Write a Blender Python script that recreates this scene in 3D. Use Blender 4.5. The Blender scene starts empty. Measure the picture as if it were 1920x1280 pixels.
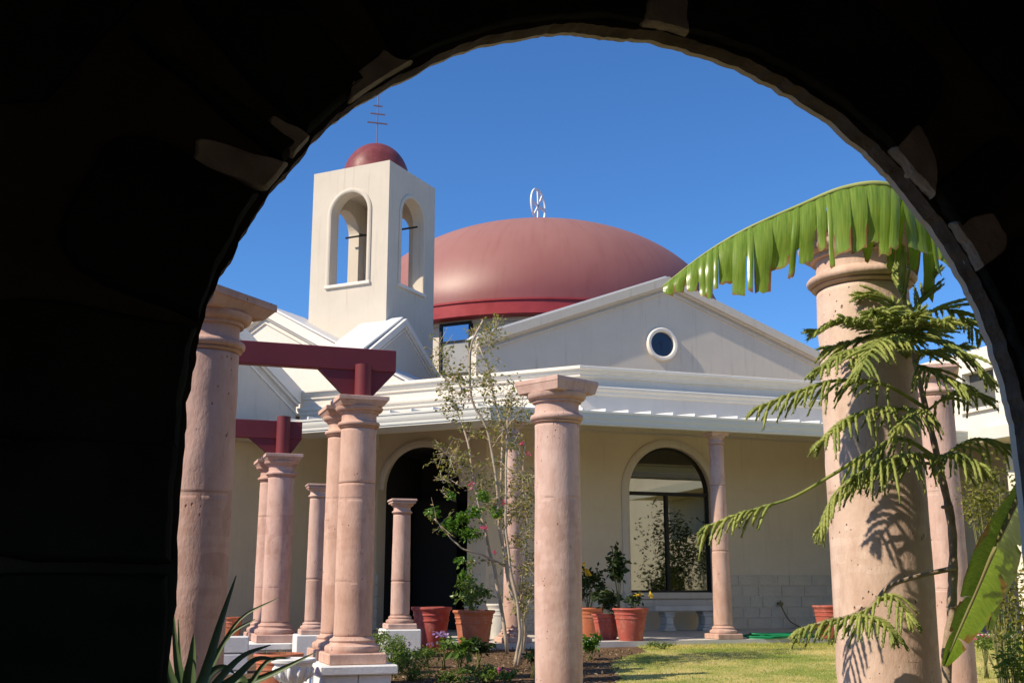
import bpy, math, random
import numpy as np
from mathutils import Vector, noise as mnoise

random.seed(7)
RNG = np.random.default_rng(11)
scene = bpy.context.scene
COL = scene.collection

# ------------------------------------------------------------------ camera
F = 2105.0                      # focal length in pixels of a 1920 wide frame
PITCH = math.atan(460 / F)
EYE = 1.5
cam_d = bpy.data.cameras.new('camera')
cam_d.sensor_width = 36.0
cam_d.lens = 36.0 * F / 1920.0
cam_d.clip_start = 0.05
cam_d.clip_end = 3000
cam = bpy.data.objects.new('camera', cam_d)
cam.location = (0, 0, EYE)
cam.rotation_euler = (math.radians(90) + PITCH, 0, 0)
COL.objects.link(cam)
scene.camera = cam

# ------------------------------------------------------------------ light
SUN_AZ, SUN_EL = 243.5, 41.0    # degrees clockwise from +Y, degrees up
world = bpy.data.worlds.new('World')
scene.world = world
world.use_nodes = True
wn = world.node_tree
sky = wn.nodes.new('ShaderNodeTexSky')
sky.sky_type = 'NISHITA'
sky.sun_disc = False
sky.sun_elevation = math.radians(SUN_EL)
sky.sun_rotation = math.radians(SUN_AZ)
sky.altitude = 1000
sky.air_density = 1.0
sky.dust_density = 0.0
sky.ozone_density = 10.0
bg = wn.nodes['Background']
hsv = wn.nodes.new('ShaderNodeHueSaturation')
hsv.inputs['Saturation'].default_value = 1.07
wn.links.new(sky.outputs[0], hsv.inputs['Color'])
wn.links.new(hsv.outputs[0], bg.inputs[0])
bg.inputs[1].default_value = 0.14
sun_d = bpy.data.lights.new('sun', 'SUN')
sun_d.energy = 4.9
sun_d.angle = math.radians(0.5)
sun_d.color = (1.0, 0.87, 0.68)
sun = bpy.data.objects.new('sun', sun_d)
_a, _e = math.radians(SUN_AZ), math.radians(SUN_EL)
SUNV = Vector((math.sin(_a) * math.cos(_e), math.cos(_a) * math.cos(_e), math.sin(_e)))
sun.rotation_euler = SUNV.to_track_quat('Z', 'Y').to_euler()
sun.location = SUNV * 60
COL.objects.link(sun)
vs = scene.view_settings
vs.view_transform = 'Standard'
vs.look = 'None'
vs.gamma = 1.0
vs.use_curve_mapping = False
vs.exposure = 0.30
scene.cycles.max_bounces = 8
scene.cycles.use_denoising = True

# ------------------------------------------------------------------ geometry of the place
def V(*a): return np.array(a, float)
def D(az):
    a = math.radians(az)
    return V(math.sin(a), math.cos(a), 0)
UZ = V(0, 0, 1)
uR, nR = D(70.8), D(160.8)      # right porch front: along, outward
uL, nL = D(-64.2), D(205.8)     # left porch front
uT, nT = D(25.8), D(115.8)      # faces square to the left front
O = V(0, 0, EYE)
def ray(px, py):
    u, v = (px - 960) / F, (640 - py) / F
    return V(u, math.cos(PITCH) - v * math.sin(PITCH), math.sin(PITCH) + v * math.cos(PITCH))
def at(px, py, y):
    r = ray(px, py)
    return r * (y / r[1]) + O
def hit(px, py, P, n):
    r = ray(px, py)
    return O + r * (np.dot(P - O, n) / np.dot(r, n))
def smooth(a, b, t):
    t = min(1, max(0, (t - a) / (b - a)))
    return t * t * (3 - 2 * t)
def ground_z(x, y):
    base = -0.06 + 0.56 * smooth(3.6, 12.5, y) + 0.16 * smooth(12, 16.2, y)
    return base + 0.015 * mnoise.noise(Vector((x * .6, y * .6, 0)))

# ------------------------------------------------------------------ materials
MATS = {}
def mat(name):
    m = bpy.data.materials.new(name)
    m.use_nodes = True
    MATS[name] = m
    nt = m.node_tree
    return m, nt, nt.nodes['Principled BSDF']
def N(nt, t, **kw):
    n = nt.nodes.new(t)
    for k, v in kw.items():
        setattr(n, k, v)
    return n
def noise_tex(nt, scale, detail=5, rough=.55, stretch=None, coord='Object'):
    tc = N(nt, 'ShaderNodeTexCoord')
    n = N(nt, 'ShaderNodeTexNoise')
    n.inputs['Scale'].default_value = scale
    n.inputs['Detail'].default_value = detail
    n.inputs['Roughness'].default_value = rough
    if stretch:
        mp = N(nt, 'ShaderNodeMapping')
        mp.inputs['Scale'].default_value = stretch
        nt.links.new(tc.outputs[coord], mp.inputs[0])
        nt.links.new(mp.outputs[0], n.inputs['Vector'])
    else:
        nt.links.new(tc.outputs[coord], n.inputs['Vector'])
    return n
def ramp(nt, fac, stops):
    r = N(nt, 'ShaderNodeValToRGB')
    els = r.color_ramp.elements
    while len(els) < len(stops): els.new(0.5)
    for e, (p, c) in zip(els, stops):
        e.position = p
        e.color = (*c, 1)
    nt.links.new(fac, r.inputs[0])
    return r
def mixc(nt, fac, a, b, mode='MIX'):
    m = N(nt, 'ShaderNodeMix', data_type='RGBA', blend_type=mode)
    if isinstance(fac, float): m.inputs[0].default_value = fac
    else: nt.links.new(fac, m.inputs[0])
    for i, c in ((6, a), (7, b)):
        if isinstance(c, tuple): m.inputs[i].default_value = (*c, 1)
        else: nt.links.new(c, m.inputs[i])
    return m.outputs[2]
def bump(nt, bsdf, height, strength=.3, dist=.01):
    b = N(nt, 'ShaderNodeBump')
    b.inputs['Strength'].default_value = strength
    b.inputs['Distance'].default_value = dist
    nt.links.new(height, b.inputs['Height'])
    nt.links.new(b.outputs[0], bsdf.inputs['Normal'])

def simple(name, c1, c2, scale=6, rough=.8, bstr=.2, bdist=.005, bscale=60, stretch=None, spec=.3):
    m, nt, b = mat(name)
    n = noise_tex(nt, scale, stretch=stretch)
    r = ramp(nt, n.outputs['Fac'], [(.3, c1), (.7, c2)])
    nt.links.new(r.outputs[0], b.inputs['Base Color'])
    b.inputs['Roughness'].default_value = rough
    b.inputs['Specular IOR Level'].default_value = spec
    if bstr:
        bn = noise_tex(nt, bscale)
        bump(nt, b, bn.outputs['Fac'], bstr, bdist)
    return m

def m_stucco(name, c1, c2, streak=.20):
    m, nt, b = mat(name)
    n = noise_tex(nt, 1.3, 8, .65)
    r = ramp(nt, n.outputs['Fac'], [(.3, c1), (.7, c2)])
    s = noise_tex(nt, 2.2, 6, .6, (6, 6, .35))
    sr = ramp(nt, s.outputs['Fac'], [(.56, (1, 1, 1)), (.8, (1 - streak, 1 - streak * 1.15, 1 - streak * 1.35))])
    c = mixc(nt, 1.0, r.outputs[0], sr.outputs[0], 'MULTIPLY')
    nt.links.new(c, b.inputs['Base Color'])
    b.inputs['Roughness'].default_value = .9
    b.inputs['Specular IOR Level'].default_value = .2
    bn = noise_tex(nt, 90, 4)
    bump(nt, b, bn.outputs['Fac'], .25, .004)
m_stucco('stucco', (.59, .525, .43), (.655, .585, .48))
m_stucco('stucco_white', (.70, .645, .56), (.77, .715, .63), .08)
m_stucco('porch_wall', (.64, .54, .39), (.70, .60, .44), .12)
m_stucco('trim_white', (.75, .69, .60), (.80, .75, .66), .06)
simple('block_stone', (.56, .49, .38), (.66, .58, .45), 3, .95, .9, .02, 22)
simple('white_stone', (.70, .69, .66), (.84, .83, .80), 3, .85, .4, .006, 40)
simple('gutter', (.62, .61, .55), (.66, .65, .59), 2, .45, 0)
simple('roof_metal', (.70, .69, .66), (.74, .73, .70), 2, .4, 0)
simple('soffit', (.40, .33, .23), (.46, .38, .27), 2, .9, .1, .003, 40)
simple('concrete', (.50, .47, .42), (.62, .59, .53), 2.5, .9, .3, .004, 80)

def m_cantera(name, hue):
    m, nt, b = mat(name)
    n1 = noise_tex(nt, 2.3, 6, .6)
    base = ramp(nt, n1.outputs['Fac'], [(.25, (hue[0]*.80, hue[1]*.74, hue[2]*.70)), (.5, hue), (.78, (hue[0]*1.12, hue[1]*1.16, hue[2]*1.2))])
    n2 = noise_tex(nt, 9, 6, .65, (1, 1, .35))
    streak = ramp(nt, n2.outputs['Fac'], [(.36, (.82, .76, .74)), (.55, (1, 1, 1))])
    c = mixc(nt, .8, base.outputs[0], streak.outputs[0], 'MULTIPLY')
    tc = N(nt, 'ShaderNodeTexCoord')
    mp = N(nt, 'ShaderNodeMapping'); mp.inputs['Scale'].default_value = (1, 1, .6)
    nt.links.new(tc.outputs['Object'], mp.inputs[0])
    vo = N(nt, 'ShaderNodeTexVoronoi'); vo.inputs['Scale'].default_value = 34
    nt.links.new(mp.outputs[0], vo.inputs['Vector'])
    wn_ = noise_tex(nt, 7, 3)
    ad = N(nt, 'ShaderNodeMath', operation='MULTIPLY_ADD')
    ad.inputs[1].default_value = 1.1; ad.inputs[2].default_value = -.66
    nt.links.new(wn_.outputs['Fac'], ad.inputs[0])
    sb = N(nt, 'ShaderNodeMath', operation='SUBTRACT')
    nt.links.new(vo.outputs['Distance'], sb.inputs[0]); nt.links.new(ad.outputs[0], sb.inputs[1])
    pit = ramp(nt, sb.outputs[0], [(.04, (0, 0, 0)), (.16, (1, 1, 1))])
    c2 = mixc(nt, pit.outputs[0], (hue[0]*.55, hue[1]*.42, hue[2]*.38), c)
    oi = N(nt, 'ShaderNodeObjectInfo')
    tint = ramp(nt, oi.outputs['Random'], [(0, (.90, .86, .84)), (.5, (1, 1, 1)), (1, (1.06, 1.08, 1.10))])
    c2 = mixc(nt, 1.0, c2, tint.outputs[0], 'MULTIPLY')
    n4 = noise_tex(nt, 1.6, 6, .7, (2.5, 2.5, .5))
    st_ = ramp(nt, n4.outputs['Fac'], [(.58, (1, 1, 1)), (.74, (.74, .66, .62))])
    c2 = mixc(nt, .7, c2, st_.outputs[0], 'MULTIPLY')
    nt.links.new(c2, b.inputs['Base Color'])
    b.inputs['Roughness'].default_value = .88
    b.inputs['Specular IOR Level'].default_value = .25
    fine = noise_tex(nt, 55, 5, .6, (1, 1, .45))
    mu = N(nt, 'ShaderNodeMath', operation='MULTIPLY_ADD'); mu.inputs[1].default_value = .35
    nt.links.new(fine.outputs['Fac'], mu.inputs[0]); nt.links.new(pit.outputs[0], mu.inputs[2])
    bump(nt, b, mu.outputs[0], .8, .012)
m_cantera('cantera', (.565, .385, .315))
m_cantera('cantera_rose', (.55, .36, .295))
m_cantera('cantera_warm', (.58, .375, .285))
m_cantera('cantera_pale', (.62, .46, .37))

def m_paint(name, c, rough=.45, wear=.15, scale=3):
    m, nt, b = mat(name)
    n = noise_tex(nt, scale, 6, .65)
    r = ramp(nt, n.outputs['Fac'], [(.3, tuple(x*(1-wear) for x in c)), (.7, tuple(min(1, x*(1+wear)) for x in c))])
    nt.links.new(r.outputs[0], b.inputs['Base Color'])
    rr = ramp(nt, n.outputs['Fac'], [(.3, (rough*.8,)*3), (.7, (min(1, rough*1.3),)*3)])
    nt.links.new(rr.outputs[0], b.inputs['Roughness'])
    b.inputs['Specular IOR Level'].default_value = .25
m_paint('maroon', (.16, .028, .034), .5, .12)
m_paint('fascia_red', (.34, .045, .05), .4, .15)
m_paint('small_dome', (.20, .05, .05), .42, .22, 7)
m_paint('dark_frame', (.018, .016, .013), .5, .1)
m_paint('iron', (.22, .15, .17), .5, .2)
m_paint('bronze', (.07, .045, .025), .5, .3)
m_paint('finial_white', (.78, .79, .82), .5, .04)
m_paint('door_wood', (.17, .05, .028), .5, .3, 6)
m_paint('sign_white', (.7, .7, .68), .6, .05)
m_paint('steel', (.5, .5, .48), .3, .1)
m_paint('hose_green', (.015, .22, .085), .4, .1)
m_paint('brass', (.20, .17, .08), .4, .2)
def m_pot(name, c):
    m, nt, b = mat(name)
    n = noise_tex(nt, 5, 6, .65)
    r = ramp(nt, n.outputs['Fac'], [(.3, tuple(x*.82 for x in c)), (.7, tuple(min(1, x*1.12) for x in c))])
    n2 = noise_tex(nt, 9, 8, .75, (1, 1, .6))
    l_ = ramp(nt, n2.outputs['Fac'], [(.52, (0, 0, 0)), (.75, (.55, .55, .55))])
    nt.links.new(mixc(nt, l_.outputs[0], r.outputs[0], (.55, .42, .34)), b.inputs['Base Color'])
    b.inputs['Roughness'].default_value = .7; b.inputs['Specular IOR Level'].default_value = .25
m_pot('pot_terracotta', (.46, .15, .075))
m_pot('pot_rose', (.42, .09, .075))
m_pot('pot_red', (.40, .095, .07))
m_paint('pot_pale', (.60, .57, .50), .7, .08, 5)
m_paint('soil_pot', (.035, .022, .014), .95, .4, 40)

# weathered metal dome
m, nt, b = mat('dome_metal')
geo = N(nt, 'ShaderNodeTexCoord')
sep = N(nt, 'ShaderNodeSeparateXYZ'); nt.links.new(geo.outputs['Object'], sep.inputs[0])
n1 = noise_tex(nt, .55, 6, .6)
r1 = ramp(nt, n1.outputs['Fac'], [(.3, (.32, .115, .095)), (.7, (.40, .175, .14))])
at2 = N(nt, 'ShaderNodeMath', operation='ARCTAN2')
nt.links.new(sep.outputs[1], at2.inputs[0]); nt.links.new(sep.outputs[0], at2.inputs[1])
cmb = N(nt, 'ShaderNodeCombineXYZ')
nt.links.new(at2.outputs[0], cmb.inputs[0]); nt.links.new(sep.outputs[2], cmb.inputs[2])
mp = N(nt, 'ShaderNodeMapping'); mp.inputs['Scale'].default_value = (14, 1, .5)
nt.links.new(cmb.outputs[0], mp.inputs[0])
sn = N(nt, 'ShaderNodeTexNoise'); sn.inputs['Scale'].default_value = 2.0; sn.inputs['Detail'].default_value = 6
nt.links.new(mp.outputs[0], sn.inputs['Vector'])
r2 = ramp(nt, sn.outputs['Fac'], [(.5, (1, 1, 1)), (.80, (.88, .80, .78))])
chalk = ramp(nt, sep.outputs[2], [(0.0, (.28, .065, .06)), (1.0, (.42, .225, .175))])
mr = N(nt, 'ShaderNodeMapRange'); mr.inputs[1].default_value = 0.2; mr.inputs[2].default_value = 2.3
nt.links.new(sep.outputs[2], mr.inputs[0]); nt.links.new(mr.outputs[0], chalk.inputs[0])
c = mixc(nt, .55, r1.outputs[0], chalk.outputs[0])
c = mixc(nt, 1.0, c, r2.outputs[0], 'MULTIPLY')
c = mixc(nt, 1.0, c, (.80, .76, .80), 'MULTIPLY')
nt.links.new(c, b.inputs['Base Color'])
rr = ramp(nt, mr.outputs[0], [(.0, (.40,)*3), (.6, (.66,)*3)])
nt.links.new(rr.outputs[0], b.inputs['Roughness'])
bump(nt, b, n1.outputs['Fac'], .15, .05)

# glass that mirrors the court
m, nt, b = mat('window_glass')
b.inputs['Base Color'].default_value = (.215, .215, .18, 1)
b.inputs['Metallic'].default_value = 1
b.inputs['Roughness'].default_value = .02
gn = noise_tex(nt, 1.2, 2); bump(nt, b, gn.outputs['Fac'], .06, .02)
m, nt, b = mat('drum_glass')
b.inputs['Base Color'].default_value = (.30, .34, .40, 1)
b.inputs['Metallic'].default_value = 1; b.inputs['Roughness'].default_value = .05
m, nt, b = mat('round_glass')
n = noise_tex(nt, 3, 3)
r = ramp(nt, n.outputs['Fac'], [(.35, (.010, .022, .055)), (.7, (.018, .032, .075))])
nt.links.new(r.outputs[0], b.inputs['Base Color']); b.inputs['Roughness'].default_value = .25
m_paint('drum_panel', (.34, .34, .33), .35, .06)
m_paint('grey_blind', (.10, .10, .095), .6, .06)
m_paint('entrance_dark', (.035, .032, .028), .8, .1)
m_paint('round_emblem', (.030, .036, .075), .5, .1)

# arch masonry
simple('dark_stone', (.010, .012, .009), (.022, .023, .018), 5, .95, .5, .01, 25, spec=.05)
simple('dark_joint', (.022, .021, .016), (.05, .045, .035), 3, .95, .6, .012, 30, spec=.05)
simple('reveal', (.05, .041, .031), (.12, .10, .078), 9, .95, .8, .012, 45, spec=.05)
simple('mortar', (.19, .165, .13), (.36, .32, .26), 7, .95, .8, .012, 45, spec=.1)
simple('gallery_plaster', (.36, .35, .30), (.44, .43, .37), 2, .95, .2, .004, 50, spec=.05)
simple('gallery_floor', (.22, .19, .15), (.30, .26, .20), 3, .9, .2, .004, 50, spec=.1)
m_stucco('arcade_outside', (.55, .50, .41), (.62, .57, .47), .15)

# ground
m, nt, b = mat('soil')
n1 = noise_tex(nt, 3, 8, .7); n2 = noise_tex(nt, 40, 5, .7)
r1 = ramp(nt, n1.outputs['Fac'], [(.3, (.12, .078, .048)), (.7, (.26, .18, .12))])
r2 = ramp(nt, n2.outputs['Fac'], [(.35, (.5, .45, .4)), (.65, (1.2, 1.15, 1.1))])
nt.links.new(mixc(nt, 1.0, r1.outputs[0], r2.outputs[0], 'MULTIPLY'), b.inputs['Base Color'])
b.inputs['Roughness'].default_value = 1; b.inputs['Specular IOR Level'].default_value = .1
bump(nt, b, n2.outputs['Fac'], .8, .03)
m, nt, b = mat('turf')
n1 = noise_tex(nt, 1.1, 6, .6); n2 = noise_tex(nt, 60, 4, .7)
r1 = ramp(nt, n1.outputs['Fac'], [(.40, (.24, .30, .07)), (.60, (.60, .50, .21))])
r2 = ramp(nt, n2.outputs['Fac'], [(.3, (.5, .5, .5)), (.7, (1.2, 1.2, 1.2))])
nt.links.new(mixc(nt, 1.0, r1.outputs[0], r2.outputs[0], 'MULTIPLY'), b.inputs['Base Color'])
b.inputs['Roughness'].default_value = 1; b.inputs['Specular IOR Level'].default_value = .1

def m_leaf(name, stops, trans=.35, rough=.5, spec=.4, island=True, noise_scale=None, patch=None):
    m, nt, b = mat(name)
    if island:
        g = N(nt, 'ShaderNodeNewGeometry')
        src = g.outputs['Random Per Island']
        if patch:
            pn = noise_tex(nt, patch, 5, .6, (1, 1.6, 1))
            pr_ = ramp(nt, pn.outputs['Fac'], [(.36, (0, 0, 0)), (.64, (1, 1, 1))])
            mm = N(nt, 'ShaderNodeMix'); mm.inputs[0].default_value = .62
            nt.links.new(src, mm.inputs[2]); nt.links.new(pr_.outputs[0], mm.inputs[3]); src = mm.outputs[0]
    else:
        src = noise_tex(nt, noise_scale or 4, 5).outputs['Fac']
    r = ramp(nt, src, stops)
    nt.links.new(r.outputs[0], b.inputs['Base Color'])
    b.inputs['Roughness'].default_value = rough
    b.inputs['Specular IOR Level'].default_value = spec
    t = N(nt, 'ShaderNodeBsdfTranslucent')
    br = mixc(nt, 1.0, r.outputs[0], (1.3, 1.4, .6), 'MULTIPLY')
    nt.links.new(br, t.inputs['Color'])
    mx = N(nt, 'ShaderNodeMixShader'); mx.inputs[0].default_value = trans
    nt.links.new(b.outputs[0], mx.inputs[1]); nt.links.new(t.outputs[0], mx.inputs[2])
    nt.links.new(mx.outputs[0], nt.nodes['Material Output'].inputs['Surface'])
    return m, nt, b
m_leaf('grass_blades', [(0, (.16, .28, .05)), (.35, (.34, .38, .09)), (.65, (.58, .50, .19)), (1, (.72, .60, .30))], .4, .6, .2, patch=.9)
m_leaf('myrtle_leaf', [(0, (.13, .16, .035)), (.4, (.23, .24, .06)), (.75, (.33, .28, .10)), (1, (.40, .27, .12))], .4)
m_leaf('green_leaf', [(0, (.05, .13, .015)), (.6, (.10, .22, .025)), (1, (.17, .29, .04))], .4, .35, .5)
m_leaf('pot_leaf', [(0, (.05, .11, .018)), (.6, (.11, .19, .035)), (1, (.22, .29, .09))], .35, .35, .5)
m_leaf('dark_leaf', [(0, (.018, .035, .010)), (1, (.045, .08, .018))], .3, .45)
m_leaf('fern_leaf', [(0, (.08, .14, .025)), (.6, (.15, .23, .045)), (1, (.24, .30, .08))], .4)
m_leaf('hedge_leaf', [(0, (.10, .12, .02)), (.5, (.20, .20, .04)), (1, (.32, .28, .08))], .4)
m_leaf('pink_petal', [(0, (.55, .06, .20)), (1, (.65, .14, .30))], .3)
m_leaf('violet_petal', [(0, (.30, .18, .50)), (1, (.45, .30, .60))], .3)
m_leaf('yellow_petal', [(0, (.75, .45, .03)), (1, (.85, .62, .08))], .3)
m_leaf('agave_leaf', [(0.3, (.05, .09, .035)), (.7, (.11, .16, .06))], .1, .45, .4, False, 5)
m_leaf('pine_needle', [(0.3, (.19, .25, .06)), (.7, (.45, .48, .14))], .3, .55, .3, False, 9)
m_leaf('litter', [(0, (.10, .06, .035)), (.5, (.22, .15, .09)), (1, (.38, .29, .20))], .15, .8, .1)
simple('myrtle_bark', (.36, .28, .20), (.56, .47, .36), 14, .85, .3, .004, 60, (1, 1, .3))
simple('pine_bark', (.20, .14, .095), (.42, .33, .24), 16, .9, .7, .006, 70)
simple('banana_rib', (.30, .36, .10), (.40, .44, .16), 6, .5, .1, .003, 40)
simple('banana_stalk', (.12, .15, .04), (.20, .17, .07), 6, .6, .2, .004, 40)

m, nt, b = mat('banana_leaf')
uv = N(nt, 'ShaderNodeUVMap'); uv.uv_map = 'uv'
mp = N(nt, 'ShaderNodeMapping'); mp.inputs['Scale'].default_value = (170, 2.5, 1)
nt.links.new(uv.outputs[0], mp.inputs[0])
sn = N(nt, 'ShaderNodeTexNoise'); sn.inputs['Scale'].default_value = 1; sn.inputs['Detail'].default_value = 4
nt.links.new(mp.outputs[0], sn.inputs['Vector'])
r1 = ramp(nt, sn.outputs['Fac'], [(.3, (.13, .25, .03)), (.7, (.28, .40, .07))])
sp = N(nt, 'ShaderNodeSeparateXYZ'); nt.links.new(uv.outputs[0], sp.inputs[0])
wv = noise_tex(nt, 14, 4)
ad = N(nt, 'ShaderNodeMath', operation='MULTIPLY_ADD'); ad.inputs[1].default_value = .5
nt.links.new(wv.outputs['Fac'], ad.inputs[0]); nt.links.new(sp.outputs[1], ad.inputs[2])
mrd = N(nt, 'ShaderNodeMapRange'); mrd.inputs[1].default_value = 1.19; mrd.inputs[2].default_value = 1.26
nt.links.new(ad.outputs[0], mrd.inputs[0])
c = mixc(nt, mrd.outputs[0], r1.outputs[0], (.26, .15, .06))
nt.links.new(c, b.inputs['Base Color'])
b.inputs['Roughness'].default_value = .28; b.inputs['Specular IOR Level'].default_value = .55
bump(nt, b, sn.outputs['Fac'], .25, .003)
t = N(nt, 'ShaderNodeBsdfTranslucent')
nt.links.new(mixc(nt, 1.0, c, (1.5, 1.5, .5), 'MULTIPLY'), t.inputs['Color'])
mx = N(nt, 'ShaderNodeMixShader'); mx.inputs[0].default_value = .4
nt.links.new(b.outputs[0], mx.inputs[1]); nt.links.new(t.outputs[0], mx.inputs[2])
nt.links.new(mx.outputs[0], nt.nodes['Material Output'].inputs['Surface'])

# ------------------------------------------------------------------ builders
ORG = {}
def thing(name, loc, label, cat, group=None):
    o = bpy.data.objects.new(name, None)
    o.empty_display_size = .2
    o.location = Vector(loc)
    COL.objects.link(o)
    ORG[o] = np.array(loc, float)
    o['label'] = label; o['category'] = cat; o['kind'] = 'thing'
    if group: o['group'] = group
    return o
def tag(o, label=None, cat=None, group=None, kind=None):
    if label: o['label'] = label
    if cat: o['category'] = cat; o['kind'] = 'thing'
    if group: o['group'] = group
    if kind: o['kind'] = kind
    return o

class MB:
    def __init__(s): s.v = []; s.f = []; s.uv = None
    def add(s, vs_, fs):
        k = len(s.v)
        s.v += [tuple(map(float, p)) for p in vs_]
        s.f += [tuple(i + k for i in f) for f in fs]
        return s
    def box(s, c, ax, ay, az):           # centre and three half axes
        c, ax, ay, az = (np.array(q, float) for q in (c, ax, ay, az))
        p = [c + i*ax + j*ay + k*az for k in (-1, 1) for j in (-1, 1) for i in (-1, 1)]
        flip = np.dot(np.cross(ax, ay), az) < 0
        fs = [(0, 2, 3, 1), (4, 5, 7, 6), (0, 1, 5, 4), (2, 6, 7, 3), (0, 4, 6, 2), (1, 3, 7, 5)]
        return s.add(p, [f[::-1] for f in fs] if flip else fs)
    def bbox(s, c, ax, ay, az, bv=.01):   # box with chamfered edges
        c, ax, ay, az = (np.array(q, float) for q in (c, ax, ay, az))
        L = [np.linalg.norm(q) for q in (ax, ay, az)]
        e = [ax / L[0], ay / L[1], az / L[2]]
        if np.dot(np.cross(e[0], e[1]), e[2]) < 0:
            e[0] = -e[0]
        b_ = min(bv, min(L) * .45)
        pts, idx = [], {}
        for sx in (-1, 1):
            for sy in (-1, 1):
                for sz in (-1, 1):
                    for k in range(3):
                        d = [L[0]-b_, L[1]-b_, L[2]-b_]; d[k] = L[k]
                        idx[(sx, sy, sz, k)] = len(pts)
                        pts.append(c + sx*d[0]*e[0] + sy*d[1]*e[1] + sz*d[2]*e[2])
        fs = []
        for k in range(3):
            a, b2 = (k+1) % 3, (k+2) % 3
            for sk in (-1, 1):
                q = []
                for sa, sb_ in ((-1, -1), (1, -1), (1, 1), (-1, 1)):
                    sg = [0]*3; sg[k] = sk; sg[a] = sa; sg[b2] = sb_
                    q.append(idx[(*sg, k)])
                fs.append(q if sk > 0 else q[::-1])
        for k in range(3):
            a, b2 = (k+1) % 3, (k+2) % 3
            for sa in (-1, 1):
                for sb_ in (-1, 1):
                    def g(sk, kk):
                        sg = [0]*3; sg[k] = sk; sg[a] = sa; sg[b2] = sb_
                        return idx[(*sg, kk)]
                    q = [g(-1, a), g(1, a), g(1, b2), g(-1, b2)]
                    fs.append(q if sa*sb_ < 0 else q[::-1])
        for sx in (-1, 1):
            for sy in (-1, 1):
                for sz in (-1, 1):
                    q = [idx[(sx, sy, sz, 0)], idx[(sx, sy, sz, 1)], idx[(sx, sy, sz, 2)]]
                    fs.append(q if sx*sy*sz > 0 else q[::-1])
        return s.add(pts, fs)
    def prism(s, poly, d):               # polygon of points swept by vector d
        n = len(poly); d = np.array(d, float)
        a = [np.array(p, float) for p in poly]
        nrm = sum((np.cross(a[i] - a[0], a[(i+1) % n] - a[0]) for i in range(n)), np.zeros(3))
        pts = a + [p + d for p in a]
        fs = [tuple(range(n))[::-1], tuple(range(n, 2*n))] + [(i, (i+1) % n, (i+1) % n + n, i + n) for i in range(n)]
        if np.dot(nrm, d) < 0: fs = [f[::-1] for f in fs]
        return s.add(pts, fs)
    def lathe(s, c, prof, seg=40, a0=0., wob=0.):  # prof: (r, z) bottom to top
        c = np.array(c, float); pts, fs = [], []
        for r, z in prof:
            for k in range(seg):
                a = a0 + 2*math.pi*k/seg
                rr = r
                if wob: rr = r + wob * mnoise.noise(Vector((math.cos(a)*r*9 + c[0]*3, math.sin(a)*r*9, z*7 + c[1])))
                pts.append(c + V(math.cos(a)*rr, math.sin(a)*rr, z))
        m_ = len(prof)
        for j in range(m_-1):
            for k in range(seg):
                k2 = (k+1) % seg
                fs.append((j*seg+k, j*seg+k2, (j+1)*seg+k2, (j+1)*seg+k))
        if prof[0][0] > 1e-4: fs.append(tuple(range(seg))[::-1])
        if prof[-1][0] > 1e-4: fs.append(tuple((m_-1)*seg+k for k in range(seg)))
        return s.add(pts, fs)
    def tube(s, pts, rad, seg=6, cap=True):
        P = [np.array(p, float) for p in pts]; n = len(P)
        if not hasattr(rad, '__len__'): rad = [rad]*n
        vs_, fs = [], []
        ref = V(.31, .17, .93)
        for i in range(n):
            t = P[min(n-1, i+1)] - P[max(0, i-1)]
            t = t / (np.linalg.norm(t) + 1e-9)
            if abs(np.dot(t, ref)) > .95: ref = V(1, 0, 0)
            x = np.cross(ref, t); x /= np.linalg.norm(x); y = np.cross(t, x)
            for k in range(seg):
                a = 2*math.pi*k/seg
                vs_.append(P[i] + rad[i]*(math.cos(a)*x + math.sin(a)*y))
        for i in range(n-1):
            for k in range(seg):
                k2 = (k+1) % seg
                fs.append((i*seg+k, i*seg+k2, (i+1)*seg+k2, (i+1)*seg+k))
        if cap: fs += [tuple(range(seg))[::-1], tuple((n-1)*seg+k for k in range(seg))]
        return s.add(vs_, fs)
    def build(s, name, m, parent=None, smooth_=False, loc=None, angle=None):
        me = bpy.data.meshes.new(name)
        v = np.array(s.v, float)
        org = ORG[parent] if parent is not None else np.array(loc if loc is not None else (0, 0, 0), float)
        if len(v): v = v - org
        me.from_pydata(v.tolist(), [], s.f)
        if s.uv is not None:
            l = me.uv_layers.new(name='uv')
            flat = [c_ for f in s.f for i in f for c_ in s.uv[i]]
            l.data.foreach_set('uv', flat)
        me.materials.append(MATS[m])
        if smooth_:
            me.polygons.foreach_set('use_smooth', [True]*len(me.polygons))
            if angle:
                me.set_sharp_from_angle(angle=math.radians(angle))
        me.update()
        o = bpy.data.objects.new(name, me)
        COL.objects.link(o)
        if parent is not None:
            o.parent = parent
        else:
            o.location = Vector(org)
        ORG[o] = org
        return o

def spline(pts, n=24):
    P = [np.array(p, float) for p in pts]
    P = [2*P[0]-P[1]] + P + [2*P[-1]-P[-2]]
    out = []
    m_ = len(P) - 3
    for i in range(n):
        u = i/(n-1)*m_
        k = min(int(u), m_-1); t = u-k
        a, b_, c, d = P[k:k+4]
        out.append(.5*((2*b_)+(-a+c)*t+(2*a-5*b_+4*c-d)*t*t+(-a+3*b_-3*c+d)*t**3))
    return out

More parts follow.
